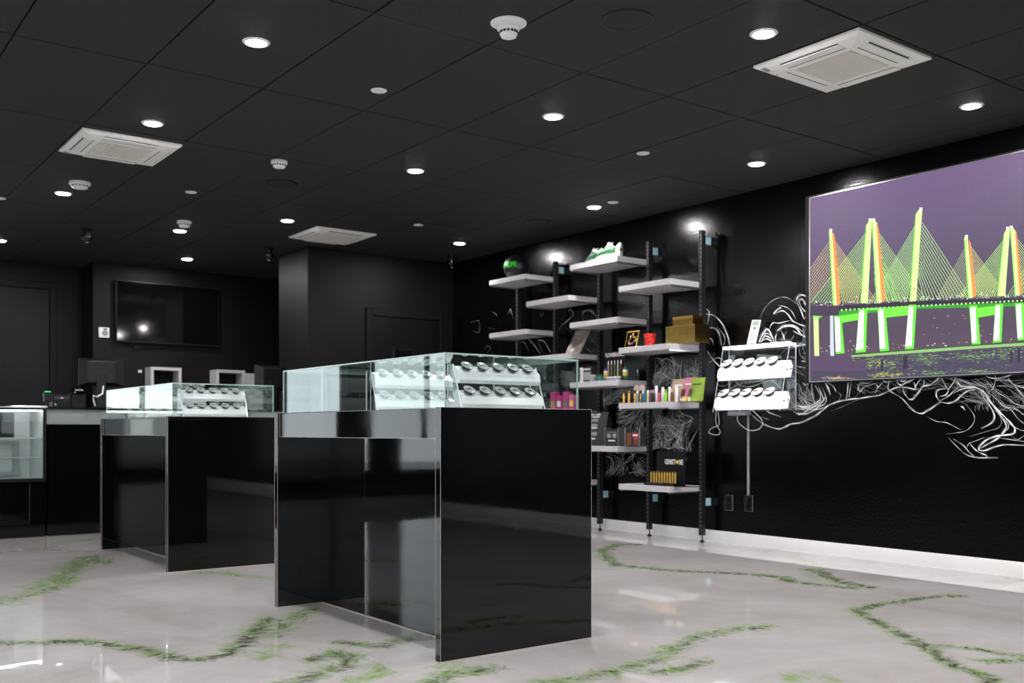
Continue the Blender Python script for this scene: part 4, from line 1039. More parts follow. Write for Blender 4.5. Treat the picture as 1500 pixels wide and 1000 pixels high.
# sneakers
def sneaker(loc, rz, label):
    t = thing('sneaker', label, 'shoe', loc, rz, 'pair of white and green sneakers')
    L = 0.285
    wv = lambda s: 0.036 + 0.014 * math.sin(PI * min(1, max(0, (s - .25) / .75)) * .9) if s > .25 else 0.034 + .002 * s
    def hw(s): return 0.047 * (1 - (2 * abs(s - .5)) ** 5 * .55) * (0.82 + .22 * min(1, max(0, (s - .2) / .45)))
    out = [(L * s, hw(s)) for s in [0, .03, .1, .2, .3, .4, .5, .6, .7, .8, .9, .97, 1]]
    poly = [(x, w) for x, w in out] + [(x, -w) for x, w in reversed(out)]
    MB().prism([(a, b * 1.06) for a, b in poly], 0, 0.03).build('sole', 'shoe_white', t, bevel=0.004)
    def top(s):
        ks = [(0, .118), (.06, .125), (.16, .100), (.26, .092), (.36, .112), (.44, .128), (.5, .118), (.62, .092), (.75, .07), (.88, .058), (.96, .048), (1, .034)]
        for (a, p), (b, q) in zip(ks[:-1], ks[1:]):
            if s <= b: return p + (q - p) * (s - a) / (b - a)
        return .034
    ss = [0, .03, .08, .14, .2, .28, .36, .44, .5, .58, .66, .74, .82, .9, .96, 1]
    nq = 11
    def section(s, off=0.0, a0=0, a1=PI):
        w, h = hw(s) + off, top(s) - 0.028 + off; pts = []
        for q in range(nq):
            a = a0 + (a1 - a0) * q / (nq - 1); ca, sa = math.cos(a), math.sin(a)
            pts.append((L * s, w * (abs(ca) ** .75) * (1 if ca >= 0 else -1), 0.028 + h * sa ** .6 if sa > 0 else 0.028))
        return pts
    def loft(m, rows):
        n0 = len(m.v); vs = [p for r in rows for p in r]; fs = []
        for i in range(len(rows) - 1):
            for q in range(nq - 1): fs.append((i * nq + q, i * nq + q + 1, (i + 1) * nq + q + 1, (i + 1) * nq + q))
        m.add(vs, fs)
    m = MB(); rows = [section(s) for s in ss]; loft(m, rows)
    m.add(rows[0], [tuple(range(nq))]); m.add(rows[-1], [tuple(range(nq))])
    m.build('upper', 'shoe_white', t, smooth=50)
    for sg in (0, 1):      # green side panels
        a0, a1 = (0.05, 0.95) if sg == 0 else (PI - 0.95, PI - 0.05)
        m = MB(); loft(m, [section(s, 0.0015, a0, a1) for s in (.13, .22, .3, .4, .5, .6, .7, .78, .86, .92)]); m.build('side_panel', 'green', t, smooth=50)
        a0, a1 = (0.2, 0.42) if sg == 0 else (PI - 0.42, PI - 0.2)
        m = MB(); rws = []
        for s, b0, b1 in ((.24, .60, .66), (.34, .42, .56), (.46, .30, .44), (.58, .30, .38), (.7, .40, .44)):
            rws.append(section(s, 0.003, b0, b1) if sg == 0 else section(s, 0.003, PI - b1, PI - b0))
        loft(m, rws); m.build('side_stripe', 'shoe_white', t, smooth=50)
    m = MB(); loft(m, [section(s, 0.0018, 0.9, PI - 0.9) for s in (-.004, .03, .06, .1)]); m.build('heel_tab', 'green', t, smooth=50)
    m = MB().box(-0.0045, -0.0015, -0.028, 0.028, 0.055, 0.07).build('heel_print', 'green', t)
    m = MB()
    for s in (.46, .52, .58, .64, .7):
        r = section(s, 0.003, PI / 2 - .55, PI / 2 + .55); m.tube(r, 0.0032, 5)
    m.tube([(L * .44, .0, .132), (L * .42, .022, .14), (L * .47, .03, .125), (L * .44, 0, .134), (L * .47, -.028, .125), (L * .42, -.022, .14), (L * .44, 0, .132)], 0.0028, 5)
    m.build('laces', 'shoe_white', t, smooth=60)
    m = MB().lathe([(0.024, 0.0), (0.026, 0.002)], 16, L * .17, 0, M=Matrix.Translation((0, 0, .0955)) @ Matrix.Diagonal((1, 1, 1, 1))).build('collar_lining', 'green', t)
    return t
sneaker((5.715, PY[1] + 0.045, SZ('2a')), PI / 2 + .05, 'white and green sneaker with heel towards the near shelf post')
sneaker((5.76, PY[1] + 0.33, SZ('2a')), PI / 2 - .25, 'white and green sneaker with laces showing behind the other shoe')

def slab(name, label, cat, key, u, x, w, h, d, mat, tilt=0.0, rz=FACE_X, group=None, bevel=0.001, extra=None, y=None):
    t = thing(name, label, cat, (x, y if y is not None else shelf_y(u, x), SZ(key)), rz, group)
    M = Matrix.Rotation(-tilt, 4, 'X')
    MB().box(-w / 2, w / 2, 0, d, 0, h, M=M).build('body', mat, t, bevel=min(bevel, d / 4))
    if extra: extra(t, M)
    return t
def panel(t, M, x0, x1, z0, z1, mat, name='print', dy=0.0012):
    return MB().box(x0, x1, -dy, 0.0, z0, z1, M=M).build(name, mat, t)

# crumpled silver pouch
def foil(t, M):
    pass
t = thing('foil_pouch', 'crumpled silver foil pouch leaning back on the far shelf below the empty shelf', 'pouch', (5.76, shelf_y(838, 5.76), SZ('3b')), FACE_X)
m = MB(); nx, nz = 12, 14; w, h = 0.21, 0.24; rp = random.Random(5)
vf = []; vb = []
for j in range(nz + 1):
    for i in range(nx + 1):
        a, b_ = i / nx, j / nz
        bul = 0.02 * math.sin(PI * a) * (1 - b_) ** .5 + rp.uniform(-.0035, .0035)
        yy = 0.095 * b_
        vf.append(((a - .5) * w - .045 * b_ * -1.0, yy - bul, h * b_ * .92)); vb.append(((a - .5) * w + .045 * b_, yy + bul * .6 + .002, h * b_ * .92))
fs = []
for j in range(nz):
    for i in range(nx): k = j * (nx + 1) + i; fs.append((k, k + 1, k + nx + 2, k + nx + 1))
m.add(vf, fs); m.add(vb, [f[::-1] for f in fs])
m.build('pouch', 'silver_foil', t, smooth=35)
m = MB()
for k in range(9):
    x = -0.085 + k * .021; m.box(x, x + .011, 0.012, 0.0135, 0.12 + rp.uniform(-.01, .01), 0.155 + rp.uniform(-.01, .01), M=Matrix.Translation((0.028, -0.004, 0)) @ Matrix.Rotation(-.41, 4, 'X'))
m.build('dark_print', 'dark_card', t)

# gold things and red cup on shelf 1b
def gold_card(t, M):
    panel(t, M, -.062, .062, .012, .138, 'black_gloss', 'card_face')
    r = random.Random(2)
    for k in range(16):
        x, z = r.uniform(-.05, .05), r.uniform(.025, .1); s = r.uniform(.006, .012)
        MB().box(x - s, x + s, -.003, -.0012, z - s * .7, z + s * .7, M=M).build('gem', r.choice(['gold_bright', 'gold_bright', 'rose', 'purple', 'lime']), t)
    MB().lathe([(.014, 0), (.012, .003), (.003, .005)], 14, M=M @ Matrix.Translation((.008, -.001, .118)) @ Matrix.Rotation(PI / 2, 4, 'X')).build('medallion', 'gold_bright', t)
slab('gold_card', 'gold framed black card with small coloured gems leaning on a shelf', 'card', '1b', 923, 5.72, .14, .15, .006, 'gold_bright', .25, extra=gold_card)
t = thing('red_tumbler', 'bright red patterned tumbler beside the gold framed card', 'tumbler', (5.76, shelf_y(952, 5.76), SZ('1b')), FACE_X)
MB().lathe([(.036, 0), (.038, .004), (.05, .105), (.046, .105), (.034, .008)], 20).build('cup', 'red', t, smooth=40)
m = MB(); r = random.Random(8)
for k in range(16):
    a = r.uniform(0, 6.28); z = r.uniform(.02, .09); rr = .038 + .012 * z / .105 + .0006
    m.box(-.006, .006, -.001, .0, -.006, .006, M=Matrix.Rotation(a, 4, 'Z') @ Matrix.Translation((0, -rr, z)) @ Matrix.Rotation(r.uniform(0, 3), 4, 'Y'))
m.build('dark_pattern', 'dark_red', t)
def gbox(t, M): 
    MB().box(-.158, .158, -.0008, .1708, .138, .141, M=M).build('lid_seam', 'gold', t)
slab('gold_box', 'large gold foil gift box beside the red tumbler', 'box', '1b', 996, 5.745, .31, .145, .17, 'gold_foil', 0, extra=gbox)
t = thing('gold_box', 'smaller gold foil box stacked on the large gold box', 'box', (5.775, shelf_y(1000, 5.775), SZ('1b') + .1455), FACE_X)
MB().box(-.105, .105, 0, .12, 0, .072).build('body', 'gold_foil', t, bevel=.001)
MB().box(-.106, .106, -.001, .121, .05, .072).build('lid', 'gold', t, bevel=.001)

# shelf 2c: display card with pens, bottles and small boxes
t = thing('pen_display', 'black header card display with white lettering behind upright pens', 'display', (5.80, shelf_y(897, 5.80), SZ('2c')), FACE_X)
MB().box(-.13, .13, .03, .034, 0, .262).build('header_card', 'black_matte', t)
MB().box(-.13, .13, -.05, .03, 0, .012).build('tray', 'black_plastic', t, bevel=.002)
lettering('FLOWERHOUSE', .05, 'white_print', t, (0, .0290, .228), width=.235, squash=.95)
pc = ['grey_card', 'amber', 'teal', 'beige', 'plum']
for k in range(5):
    p = thing('vape_pen', 'slim upright %s pen in front of the black header card' % ['grey', 'amber', 'dark green', 'beige', 'plum'][k], 'pen', (5.80 - .005, shelf_y(892 + 4.6 * k, 5.80), SZ('2c') + .012), FACE_X, 'pens in the header card display')
    MB().lathe([(.008, 0), (.009, .004), (.009, .13), (.007, .134)], 12).build('barrel', pc[k], p, smooth=40)
    MB().lathe([(.005, .134), (.0055, .15), (.004, .165), (.001, .167)], 10).build('mouthpiece', 'white_plastic', p, smooth=40)
for u, mt, nm in ((888, 'purple', 'purple'), (916, 'teal', 'teal')):
    p = thing('dropper_bottle', 'small %s dropper bottle with yellow band beside the pens' % nm, 'bottle', (5.785, shelf_y(u, 5.785), SZ('2c') + (.0121 if u in (888, 916) else 0)), FACE_X, 'dropper bottles')
    MB().lathe([(.019, 0), (.021, .004), (.021, .085), (.013, .1), (.008, .106)], 16).build('bottle', mt, p, smooth=40)
    MB().lathe([(.0215, .03), (.0215, .06)], 16).build('label_band', 'yellow', p); MB().lathe([(.0216, .061), (.0216, .08)], 16).build('upper_band', 'white_plastic', p)
    MB().lathe([(.010, .106), (.010, .118), (.006, .124), (.005, .145), (.001, .148)], 12).build('dropper_cap', 'black_plastic', p, smooth=40)
for k, u in enumerate((887, 893, 898, 903, 908)):
    p = thing('small_carton', '%s tiny grey carton before the pens counted from the near shelf post' % ORD[4 - k], 'carton', (5.70, shelf_y(u - 3, 5.70), SZ('2c')), FACE_X, 'tiny cartons before the pens')
    MB().box(-.019, .019, 0, .02, 0, .034).build('body', 'grey_card', p, bevel=.001); MB().box(-.0195, .0195, -.0005, .0205, .026, .034).build('flap', 'white_plastic', p)
p = thing('tin_box', 'dark boxed set with a white title strip on the pen shelf', 'box', (5.73, shelf_y(859, 5.73), SZ('2c')), FACE_X)
MB().box(-.07, .07, 0, .05, 0, .135).build('body', 'dark_card', p, bevel=.002); MB().box(-.05, .05, -.001, 0, .108, .12).build('title_strip', 'white_print', p); MB().box(-.055, .055, -.001, 0, .02, .09).build('front_print', 'grey_card', p)
p = thing('white_carton', 'narrow white carton at the far end of the pen shelf', 'carton', (5.71, shelf_y(850.5, 5.71), SZ('2c')), FACE_X)
MB().box(-.012, .012, 0, .05, 0, .13).build('body', 'white_plastic', p, bevel=.001); MB().box(-.006, .006, -.001, 0, .02, .11).build('print', 'grey_card', p)
for u, nm, mt in ((869, 'pale grey', 'grey_card'), (879, 'dark green', 'teal')):
    p = thing('lidded_tub', 'small %s lidded tub in front of the boxed set' % nm, 'tub', (5.675, shelf_y(u, 5.675), SZ('2c')), FACE_X, 'tubs on the pen shelf')
    MB().lathe([(.028, 0), (.03, .003), (.03, .04)], 18).build('tub', mt, p, smooth=40); MB().lathe([(.032, .04), (.032, .055), (.028, .058), (.002, .058)], 18).build('lid', 'grey_card' if nm[0] == 'p' else 'dark_card', p, smooth=40)
p = thing('spray_bottle', 'thin clear spray bottle near the post end of the pen shelf', 'bottle', (5.75, shelf_y(934, 5.75), SZ('2c')), FACE_X)
MB().lathe([(.013, 0), (.014, .003), (.014, .05), (.006, .056)], 14).build('bottle', 'black_gloss', p, smooth=40); MB().lathe([(.007, .056), (.007, .07), (.004, .074), (.004, .085)], 10).build('nozzle', 'grey_card', p, smooth=40)

# shelf 1c: tubes, pens, pouches
def tube_item(u, mat, h, r, label, capm=None, x=5.70, cat='tube', grp='tubes and pens on the colourful shelf'):
    p = thing('pen_tube', label, cat, (x, shelf_y(u, x), SZ('1c')), FACE_X, grp)
    MB().lathe([(r * .92, 0), (r, .002), (r, h * .74), (r * .9, h * .76)], 12).build('tube', mat, p, smooth=40)
    MB().lathe([(r * .95, h * .76), (r * .95, h * .95), (r * .7, h), (.001, h)], 12).build('cap', capm or mat, p, smooth=40)
for u in (914, 921.5, 930.5): tube_item(u, 'gold_bright', .085 if u < 915 else .105, .0115, {914: 'short gold tube at the far end of the colourful shelf', 921.5: 'taller gold tube with gold cap on the colourful shelf', 930.5: 'gold tube with black cap on the colourful shelf'}[u], 'gold' if u < 925 else 'black_plastic', grp='gold tubes')
TI = [(934, 'grey_card', 'slim grey tube between gold tube and black gold tube', 'white_plastic'), (938.5, 'gold', 'black capped dark gold tube beneath the round white discs', 'black_plastic'), (942.5, 'blue', 'blue and white tube next to the green tube', 'white_plastic'), (945.5, 'teal', 'dark green tube in the colourful row', 'teal'),
      (949.5, 'skin_pink', 'pale pink tube in the colourful row', 'white_plastic'), (954, 'plum', 'dark plum tube with pink cap', 'pink'), (957.5, 'dark_card', 'black tube beside the plum tube', 'grey_card'), (961.5, 'white_plastic', 'tall white tube before the rose tube', 'white_plastic'),
      (965.5, 'rose', 'rose red tube in the colourful row', 'dark_card'), (971, 'white_plastic', 'white tube beside the lime tube', 'white_plastic'), (975, 'lime_bright', 'bright lime green tube', 'lime'), (981, 'white_plastic', 'white tube next to the brown tube', 'white_plastic'), (984.5, 'brown', 'short brown tube between white tubes', 'beige'), (991, 'white_plastic', 'white tube nearest the pouches', 'white_plastic')]
for u, mt, lab, cp in TI:
    tall = mt == 'white_plastic'
    tube_item(u, mt, .135 if tall and u in (961.5,) else (.12 if tall else .10), .0135 if tall else .012, lab, cp, x=5.695 if not tall else 5.72)
for u in (933, 940.5):
    p = thing('round_disc', 'round white disc standing behind the gold tubes', 'disc', (5.80, shelf_y(u, 5.80), SZ('1c')), FACE_X, 'round white discs')
    MB().box(-.012, .012, -.012, .012, 0, .09).build('stand', 'grey_card', p)
    MB().lathe([(.034, 0), (.036, .002), (.036, .008), (.034, .01)], 22, M=Matrix.Translation((0, .006, .118)) @ Matrix.Rotation(PI / 2, 4, 'X')).build('disc', 'skin_pink', p, smooth=40)
def pouch(u, mat, w, h, label, tilt, x):
    t = thing('stand_up_pouch', label, 'pouch', (x, shelf_y(u, x), SZ('1c')), FACE_X)
    m = MB(); n = 6; vs = []; fs = []
    for j in range(n + 1):
        b_ = j / n; d = .022 * (1 - b_) + .0012; wd = w * (.92 + .1 * b_)
        vs += [(-wd / 2, tilt * b_ * h - d, h * b_), (0, tilt * b_ * h - d * 1.5, h * b_), (wd / 2, tilt * b_ * h - d, h * b_), (wd / 2, tilt * b_ * h + d, h * b_), (-wd / 2, tilt * b_ * h + d, h * b_)]
    for j in range(n):
        for k in range(5): fs.append((j * 5 + k, j * 5 + (k + 1) % 5, j * 5 + 5 + (k + 1) % 5, j * 5 + 5 + k))
    fs += [(4, 3, 2, 1, 0), tuple(n * 5 + k for k in range(5))]
    m.add(vs, fs).build('pouch', mat, t, smooth=40)
    Mt = Matrix.Rotation(-math.atan(tilt), 4, 'X')
    MB().box(-w * .3, w * .3, -.012, -.006, h * .70, h * .76, M=Mt).build('title_print', 'white_print' if mat != 'lime' else 'dark_card', t)
    MB().box(-w * .42, -w * .2, -.030, -.024, h * .2, h * .5, M=Mt).build('badge_print', 'plum', t)
    return t
pouch(992, 'beige', .135, .185, 'beige stand-up pouch behind the white tubes', .15, 5.80)
pouch(1007.5, 'pink', .13, .19, 'dusty pink stand-up pouch between beige and lime pouches', .2, 5.77)
pouch(1018, 'lime', .13, .18, 'lime green stand-up pouch at the end of the colourful shelf', .25, 5.70)
rr = random.Random(4)
for k, (u, mt, nm) in enumerate([(998, 'blue', 'blue'), (1002, 'white_plastic', 'white'), (1006, 'teal', 'teal'), (1004, 'yellow', 'yellow'), (1009, 'white_plastic', 'white'), (1011, 'teal', 'teal'), (1000, 'yellow', 'yellow')]):
    x = 5.665 + .014 * (k % 3)
    p = thing('sample_packet', 'tiny %s sample packet heaped before the pink pouch' % nm, 'packet', (x, shelf_y(u, x), SZ('1c')), FACE_X + rr.uniform(-.5, .5), 'sample packets before the pink pouch')
    MB().box(-.017, .017, -.006, .006, 0, .03 + .008 * (k % 2)).build('packet', mt, p, bevel=.003); MB().box(-.012, .012, -.0068, -.006, .008, .02).build('print', 'white_print', p)

# shelf 2d: poster card and small boxes
def poster(t, M):
    for z, w0, w1 in ((.275, -.12, -.04), (.275, -.02, .035), (.255, -.12, -.08), (.255, -.065, .03)): panel(t, M, w0, w1, z - .006, z + .006, 'white_print', 'title_bar')
    for z in (.225, .18): MB().lathe([(.045, 0), (.045, .002)], 20, M=M @ Matrix.Translation((-.02, -.0005, z)) @ Matrix.Rotation(PI / 2, 4, 'X') @ Matrix.Diagonal((1, .35, 1, 1))).build('jar_picture', 'grey_card', t)
    panel(t, M, -.06, .02, .15, .165, 'white_print', 'caption_bar'); panel(t, M, -.12, .03, .09, .12, 'grey_card', 'caption_bar'); panel(t, M, -.12, .02, .055, .068, 'white_print', 'caption_bar')
    MB().lathe([(.026, 0), (.026, .002)], 18, M=M @ Matrix.Translation((-.095, -.0008, .165)) @ Matrix.Rotation(PI / 2, 4, 'X')).build('yellow_badge', 'yellow', t)
slab('info_card', 'tall dark info card with white print and yellow badge leaning on the low shelf', 'card', '2d', 868, 5.77, .27, .30, .005, 'dark_card', .22, extra=poster)
def bx1(t, M):
    panel(t, M, -.055, -.012, .07, .105, 'grey_card'); panel(t, M, .012, .055, .07, .105, 'grey_card'); panel(t, M, -.04, .04, .04, .052, 'white_print'); panel(t, M, -.06, .06, .115, .12, 'grey_card')
    MB().box(-.086, -.078, -.004, .062, 0, .155).build('side_edge', 'brushed', t); MB().box(.078, .086, -.004, .062, 0, .155).build('side_edge', 'brushed', t)
slab('boxed_kit', 'black boxed kit with silver edges and two pale windows beside the info card', 'box', '2d', 896, 5.70, .155, .145, .06, 'dark_card', extra=bx1)
def bx2(t, M):
    panel(t, M, -.07, -.02, .01, .11, 'brown'); panel(t, M, -.005, .07, .075, .12, 'dark_red'); panel(t, M, .0, .06, .085, .10, 'white_print', dy=.002); panel(t, M, .01, .06, .06, .072, 'rose'); panel(t, M, .01, .065, .012, .055, 'brown')
    MB().box(-.092, -.082, -.004, .062, 0, .155).build('side_edge', 'brushed', t); MB().box(.076, .086, -.004, .062, 0, .14).build('side_edge', 'brushed', t)
slab('boxed_kit', 'brown and red printed box with silver edges next to the shelf post', 'box', '2d', 927, 5.70, .16, .14, .06, 'dark_card', extra=bx2)

# shelf 1d: gold cartridges on a black tray with header card
t = thing('cartridge_display', 'black tray and header card with pale lettering holding gold cartridges', 'display', (5.75, shelf_y(978, 5.75), SZ('1d')), FACE_X)
MB().box(-.20, .12, -.07, .05, 0, .022).build('tray', 'black_plastic', t, bevel=.002)
MB().box(-.17, .14, .05, .055, 0, .27).build('header_card', 'black_matte', t)
lettering('GEMST', .055, 'white_print', t, (-.022, .0493, .185), width=.115); lettering('NE', .055, 'white_print', t, (.094, .0493, .185), width=.045)
MB().lathe([(.014, 0), (.014, .002)], 14, M=Matrix.Translation((.053, .0495, .187)) @ Matrix.Rotation(PI / 2, 4, 'X')).build('gold_dot', 'yellow', t)
MB().box(-.02, .05, -.10, -.072, 0, .03).build('clear_block', 'acrylic_clear', t)
for k in range(10):
    u = 954 + 3.9 * k
    p = thing('gold_cartridge', '%s upright gold cartridge in the black tray counted from the near shelf post' % ORD[9 - k], 'cartridge', (5.71, shelf_y(u, 5.71), SZ('1d') + .0225), FACE_X, 'gold cartridges in the tray')
    MB().box(-.0085, .0085, -.005, .005, 0, .08).build('body', 'gold_bright', p, bevel=.002); MB().box(-.0065, .0065, -.0045, .0045, .08, .092).build('tip', 'gold', p, bevel=.002)
for k in range(6):
    p = thing('black_leaflet', '%s black leaflet fanned out from the gold cartridge tray' % ORD[k], 'leaflet', (5.715 + .012 * k, shelf_y(1000, 5.75) - .02 - .018 * k, SZ('1d') + .0015 * (k % 3)), FACE_X + .3 * k, 'fanned black leaflets')
    MB().box(-.05, .05, -.03, .03, 0, .0014).build('leaflet', 'dark_card', p); MB().box(-.03, .0, -.02, -.015, .0014, .0016).build('print', 'grey_card', p)

# shelf 3c: magenta cartons seen past the glass case
for k in range(4):
    p = thing('magenta_carton', 'magenta carton with a %s print on the shelf behind the near glass case' % ['yellow', 'dark green', 'white', 'lime'][k], 'carton', (5.70, PY[2] + .05 + .085 * k, SZ('3c')), FACE_X, 'magenta cartons')
    MB().box(-.035, .035, 0, .06, 0, .14 + .03 * (k % 2)).build('body', 'magenta', p, bevel=.001); MB().box(-.024, .024, -.001, 0, .04, .09).build('print', ['yellow', 'teal', 'white_print', 'lime'][k], p)
# ================================================================== SALES COUNTER, TELEVISION WALL
YC, CT = 9.02, 1.075
def glass_case_counter():
    x0, x1, d = 0.35, 1.918, 0.55
    t = thing('display_case', 'low black counter with a lit glass front display case and glass shelves', 'display case', (x0, YC, 0))
    w = x1 - x0
    MB().box(0.01, w, 0.05, d, 0, 0.10).build('toe_kick', 'black_matte', t)
    MB().box(0, w, 0, d, 0.11, 0.465).build('base', 'black_gloss', t, bevel=.001)
    MB().box(0, w, 0.012, d, 0.465, 0.475).build('case_floor', 'white_shelf', t)
    f = MB().box(0, w, 0, 0.022, 0.466, 0.49).box(0, w, 0, 0.022, CT - 0.02, CT).box(w - 0.022, w, 0, 0.022, 0.49, CT - 0.02).box(0, 0.022, 0, 0.022, 0.49, CT - 0.02)
    f.build('front_frame', 'charcoal_door', t)
    MB().pane(0.022, w - 0.022, 0.006, 0.012, 0.49, CT - 0.02).build('front_glass', ['case_glass', 'glass_edge'], t)
    MB().pane(0, w, 0, d, CT, CT + 0.008).build('top_glass', ['case_glass', 'glass_edge'], t)
    bk = MB().box(0.02, w - 0.02, d - 0.02, d, 0.475, CT - .002).build('back_panel', 'white_shelf', t)
    MB().box(0, 0.018, 0.022, d - 0.02, 0.475, CT - .002).build('side_panel', 'white_shelf', t); MB().box(w - 0.018, w, 0.022, d - 0.02, 0.475, CT - .002).build('side_panel', 'white_shelf', t)
    for z in (0.66, 0.82): MB().pane(0.02, w - 0.02, 0.05, d - 0.05, z, z + 0.008).build('glass_shelf', ['case_glass', 'glass_edge'], t)
    MB().box(0.03, w - 0.03, 0.03, 0.05, CT - 0.028, CT - 0.012).build('light_strip', 'led_strip', t)
    MB().box(w - 0.62, w - 0.58, d - 0.06, d - 0.03, 0.50, CT - .03).box(w - 0.16, w - 0.11, d - 0.05, d - 0.022, 0.50, 0.80).box(w - 0.58, w - 0.16, d - 0.05, d - 0.022, 0.50, 0.53).box(w - 0.58, w - 0.16, d - 0.05, d - 0.022, 0.77, 0.80).build('rear_frame', 'grey_card', t)
    return t
glass_case_counter()
t = thing('framed_panel', 'dark framed panel standing on the glass shelf of the lit display case', 'frame', (1.60, YC + 0.30, 0.8285))
MB().box(-.13, .13, 0, .02, 0, .21).build('frame', 'black_plastic', t, bevel=.002); MB().box(-.09, .09, -.002, 0, .03, .18).build('insert', 'charcoal_door', t)
t = thing('white_box', 'white box on the glass shelf of the lit display case', 'box', (1.32, YC + 0.25, 0.8285))
MB().box(-.10, .10, 0, .15, 0, .2).build('body', 'white_plastic', t, bevel=.002); MB().box(-.101, .101, -.001, .151, .16, .2).build('lid', 'white_shelf', t)

t = thing('sales_counter', 'long black gloss sales counter with a glass strip under its top', 'counter', (1.935, YC, 0))
w = 2.36; d = 0.6
MB().box(0, w, 0.05, d, 0, 0.10).build('toe_kick', 'black_matte', t)
MB().box(0, w, 0, d, 0.11, 0.94).build('body', 'black_gloss', t, bevel=.001)
MB().box(0, w, 0.06, d, 0.94, CT - .012).build('inner_box', 'white_shelf', t)
MB().pane(0, w, 0.0, 0.006, 0.94, CT - .006).build('glass_strip', ['case_glass', 'glass_edge'], t)
MB().box(0, w, 0, d, CT - .006, CT + .006).build('top', 'black_gloss', t, bevel=.001)
for k in range(1, 5): MB().box(w * k / 5 - .001, w * k / 5 + .001, -.001, 0, .11, .94).build('panel_joint', 'edge_band', t)
ZT = CT + .006

def monitor(loc, rz, label, w=.36, h=.23, neck=.2):
    t = thing('monitor', label, 'monitor', loc, rz)
    MB().box(-.09, .09, -.07, .07, 0, .012).build('base', 'black_plastic', t, bevel=.004)
    MB().box(-.04, .04, -.052, -.03, .012, neck + .10).build('neck', 'black_plastic', t, bevel=.004)
    m = MB(); z0, z1 = neck, neck + h
    vs = [(-w / 2, .02, z0), (w / 2, .02, z0), (w / 2, .02, z1), (-w / 2, .02, z1), (-w / 2, .0, z0), (w / 2, .0, z0), (w / 2, .0, z1), (-w / 2, .0, z1), (-w * .3, -.035, z0 + h * .12), (w * .3, -.035, z0 + h * .12), (w * .3, -.035, z1 - h * .12), (-w * .3, -.035, z1 - h * .12)]
    m.add(vs, [(0, 1, 2, 3), (0, 1, 5, 4), (1, 2, 6, 5), (2, 3, 7, 6), (3, 0, 4, 7), (4, 5, 9, 8), (5, 6, 10, 9), (6, 7, 11, 10), (7, 4, 8, 11), (8, 9, 10, 11)]).build('housing', 'black_plastic', t, bevel=.003)
    MB().box(-w / 2 + .012, w / 2 - .012, .0205, .022, z0 + .012, z1 - .012).build('screen', 'screen_glass', t)
    return t
mon_a = monitor((2.44, 9.33, ZT), -.30, 'black till monitor seen from behind beside the receipt printer', w=.38, h=.25, neck=.20)
monitor((4.05, 9.36, ZT), .25, 'black till monitor seen from behind at the block end of the sales counter', w=.36, h=.25, neck=.20)
t = thing('kiosk_screen', 'black kiosk screen on a pole in front of the corner block door', 'kiosk', (5.02, 8.45, 0), 0)
MB().lathe([(.2, 0), (.2, .012), (.03, .02)], 24).build('base', 'black_plastic', t, smooth=30); MB().lathe([(.025, .02), (.025, 1.56)], 14).build('pole', 'black_metal', t, smooth=30)
MB().box(-.11, .11, -.02, .02, 1.51, 1.70).build('screen_housing', 'black_plastic', t, bevel=.006); MB().box(-.10, .10, -.0215, -.02, 1.52, 1.685).build('screen', 'screen_glass', t); MB().box(-.10, .10, -.024, .0, 1.702, 1.712).build('top_light', 'charcoal_door', t)

t = thing('receipt_printer', 'black receipt printer beside the card reader on the sales counter', 'printer', (2.09, 9.24, ZT), 0)
MB().box(-.075, .075, 0, .17, 0, .12).build('body', 'black_plastic', t, bevel=.006); MB().box(-.065, .065, -.002, .0, .075, .10).build('front_slot', 'dark_slot', t)
MB().box(-.012, .012, -.003, 0, .084, .09).build('status_light', 'white_print', t); MB().box(-.06, -.045, -.004, 0, .02, .04).build('button', 'grey_card', t)
t = thing('barcode_scanner', 'upright black scanner with a green light on the sales counter', 'scanner', (1.975, 9.24, ZT), 0)
MB().lathe([(.035, 0), (.035, .008), (.012, .02), (.012, .06)], 16).build('stand', 'black_plastic', t, smooth=40); MB().box(-.03, .03, -.03, .04, .05, .135).build('head', 'black_plastic', t, bevel=.008); MB().box(-.022, .022, -.024, .02, .135, .141).build('status_light', 'green_led', t, bevel=.002)
t = thing('card_reader', 'black card reader on a box between printer and monitor', 'card reader', (2.225, 9.22, ZT), 0)
MB().box(-.06, .06, 0, .14, 0, .125).build('box', 'black_plastic', t, bevel=.006); rd = MB().box(-.045, .045, -.01, .12, .13, .155, M=Matrix.Rotation(.25, 4, 'X')).build('reader', 'black_gloss', t, bevel=.006)
MB().box(-.03, .03, .0, .05, .1551, .157, M=Matrix.Rotation(.25, 4, 'X')).build('display', 'grey_card', t)
t = thing('paper_stack', 'loose pale sheets of paper lying on the lit display case', 'paper', (1.80, 9.22, CT + .0085), .08)
for k in range(4): MB().box(-.15 + .008 * k, .15 - .004 * k, -.1, .1, .003 * k, .003 * k + .0025).build('sheet', 'paper', t)
c = MB(); c.tube([(2.35, 9.19, ZT + .02), (2.33, 9.17, ZT + .07), (2.33, 9.17, ZT + .11), (2.37, 9.20, ZT + .10), (2.42, 9.22, ZT + .13), (2.44, 9.27, ZT + .20)], .007, 7)
o = c.build('data_cable', 'white_plastic', mon_a, smooth=60); o.matrix_parent_inverse = (Matrix.Translation((2.44, 9.33, ZT)) @ Matrix.Rotation(-.30, 4, 'Z')).inverted(); o['label'] = 'short white coiled cable'
c = None

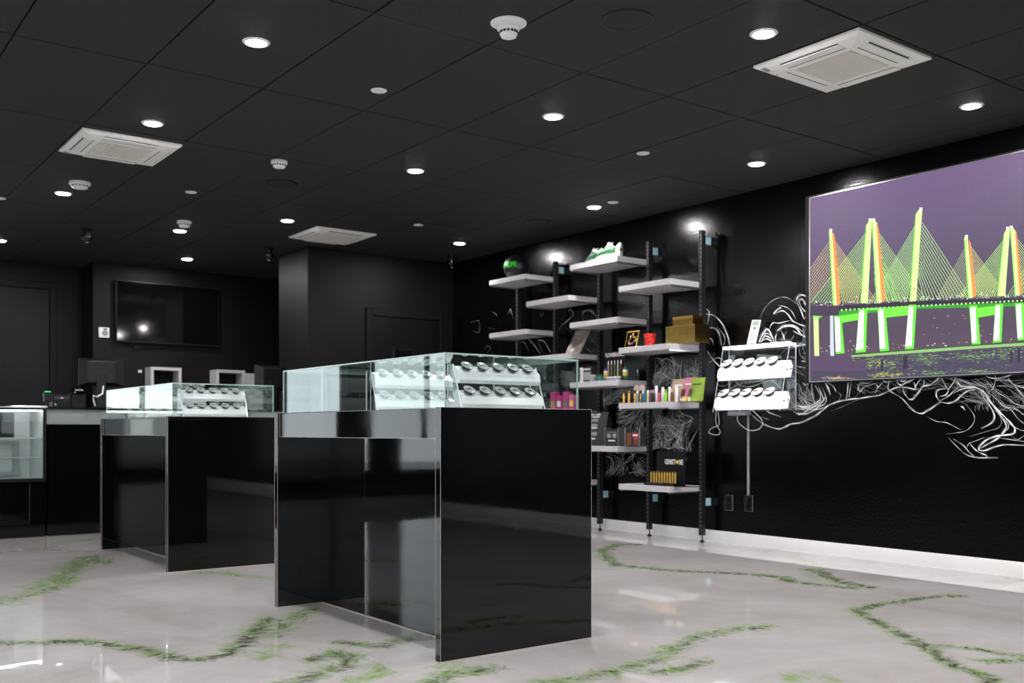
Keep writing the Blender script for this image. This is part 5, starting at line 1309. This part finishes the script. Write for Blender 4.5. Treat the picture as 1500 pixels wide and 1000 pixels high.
# television
t = thing('television', 'large black wall television switched off behind the sales counter', 'television', (3.70, Y_TV - .001, 1.86), 0)
MB().box(-.58, .58, -.062, -.02, 0, .68).build('housing', 'black_plastic', t, bevel=.005); MB().box(-.567, .567, -.0635, -.062, .018, .667).build('screen', 'screen_glass', t); MB().box(-.25, .25, -.02, 0, .15, .5).build('wall_mount', 'black_metal', t)
c = MB(); c.tube([(-.5, -.01, .01), (-.45, -.012, -.03), (-.30, -.012, -.055), (-.05, -.012, -.045), (.1, -.012, .0)], .006, 6); c.build('cable', 'black_plastic', t, smooth=60)
MB().box(-.38, -.30, -.03, -.008, -.068, -.045).build('cable_box', 'black_plastic', t, bevel=.003)
p = on_y(152, 487, Y_TV)
t = thing('thermostat', 'square white wall controller with round dial beside the television', 'thermostat', (p.x, Y_TV - .0005, p.z - .055))
MB().box(-.055, .055, -.02, 0, 0, .11).build('plate', 'white_plastic', t, bevel=.004); MB().lathe([(.032, 0), (.03, .01), (.002, .012)], 20, M=Matrix.Translation((.008, -.02, .05)) @ Matrix.Rotation(PI / 2, 4, 'X')).build('dial', 'grey_card', t, smooth=40); MB().box(-.01, .03, -.022, -.02, .085, .1).build('display', 'dark_slot', t)
p = on_y(205, 543, Y_TV)
t = thing('wall_hook', 'tiny white hook on the television wall', 'hook', (p.x, Y_TV - .0005, p.z - .02)); MB().box(-.02, .02, -.006, 0, 0, .03).build('plate', 'white_plastic', t, bevel=.002); MB().tube([(0, -.006, .02), (0, -.025, .015), (0, -.028, .025)], .004, 6).build('prong', 'white_plastic', t)
# white open cabinets against the television wall
def cubby(u0, u1, vtop, label, extra):
    y = Y_TV - .22; a, b_ = on_y(u0, vtop, y), on_y(u1, vtop, y)
    t = thing('open_cabinet', label, 'cabinet', (a.x, y, 0)); w = b_.x - a.x; h = a.z; s = .032
    MB().box(0, s, 0, .21, 0, h).build('side_board', 'white_shelf', t); MB().box(w - s, w, 0, .21, 0, h).build('side_board', 'white_shelf', t); MB().box(s, w - s, 0, .21, h - s, h).build('top_board', 'white_shelf', t)
    for z in (.0, .45, .9): MB().box(s, w - s, .01, .21, z, z + s).build('shelf_board', 'white_shelf', t)
    MB().box(s, w - s, .195, .208, s, h - s).build('back_board', 'black_matte', t)
    if extra: MB().box(w + .002, w + extra, 0, .2, 0, h - .03).build('side_cupboard', 'white_shelf', t, bevel=.002)
    return t
cubby(221, 266, 537, 'white open fronted cabinet under the television', 0)
cubby(317, 359, 541, 'white open fronted cabinet with a closed white cupboard joined on its side', .22)
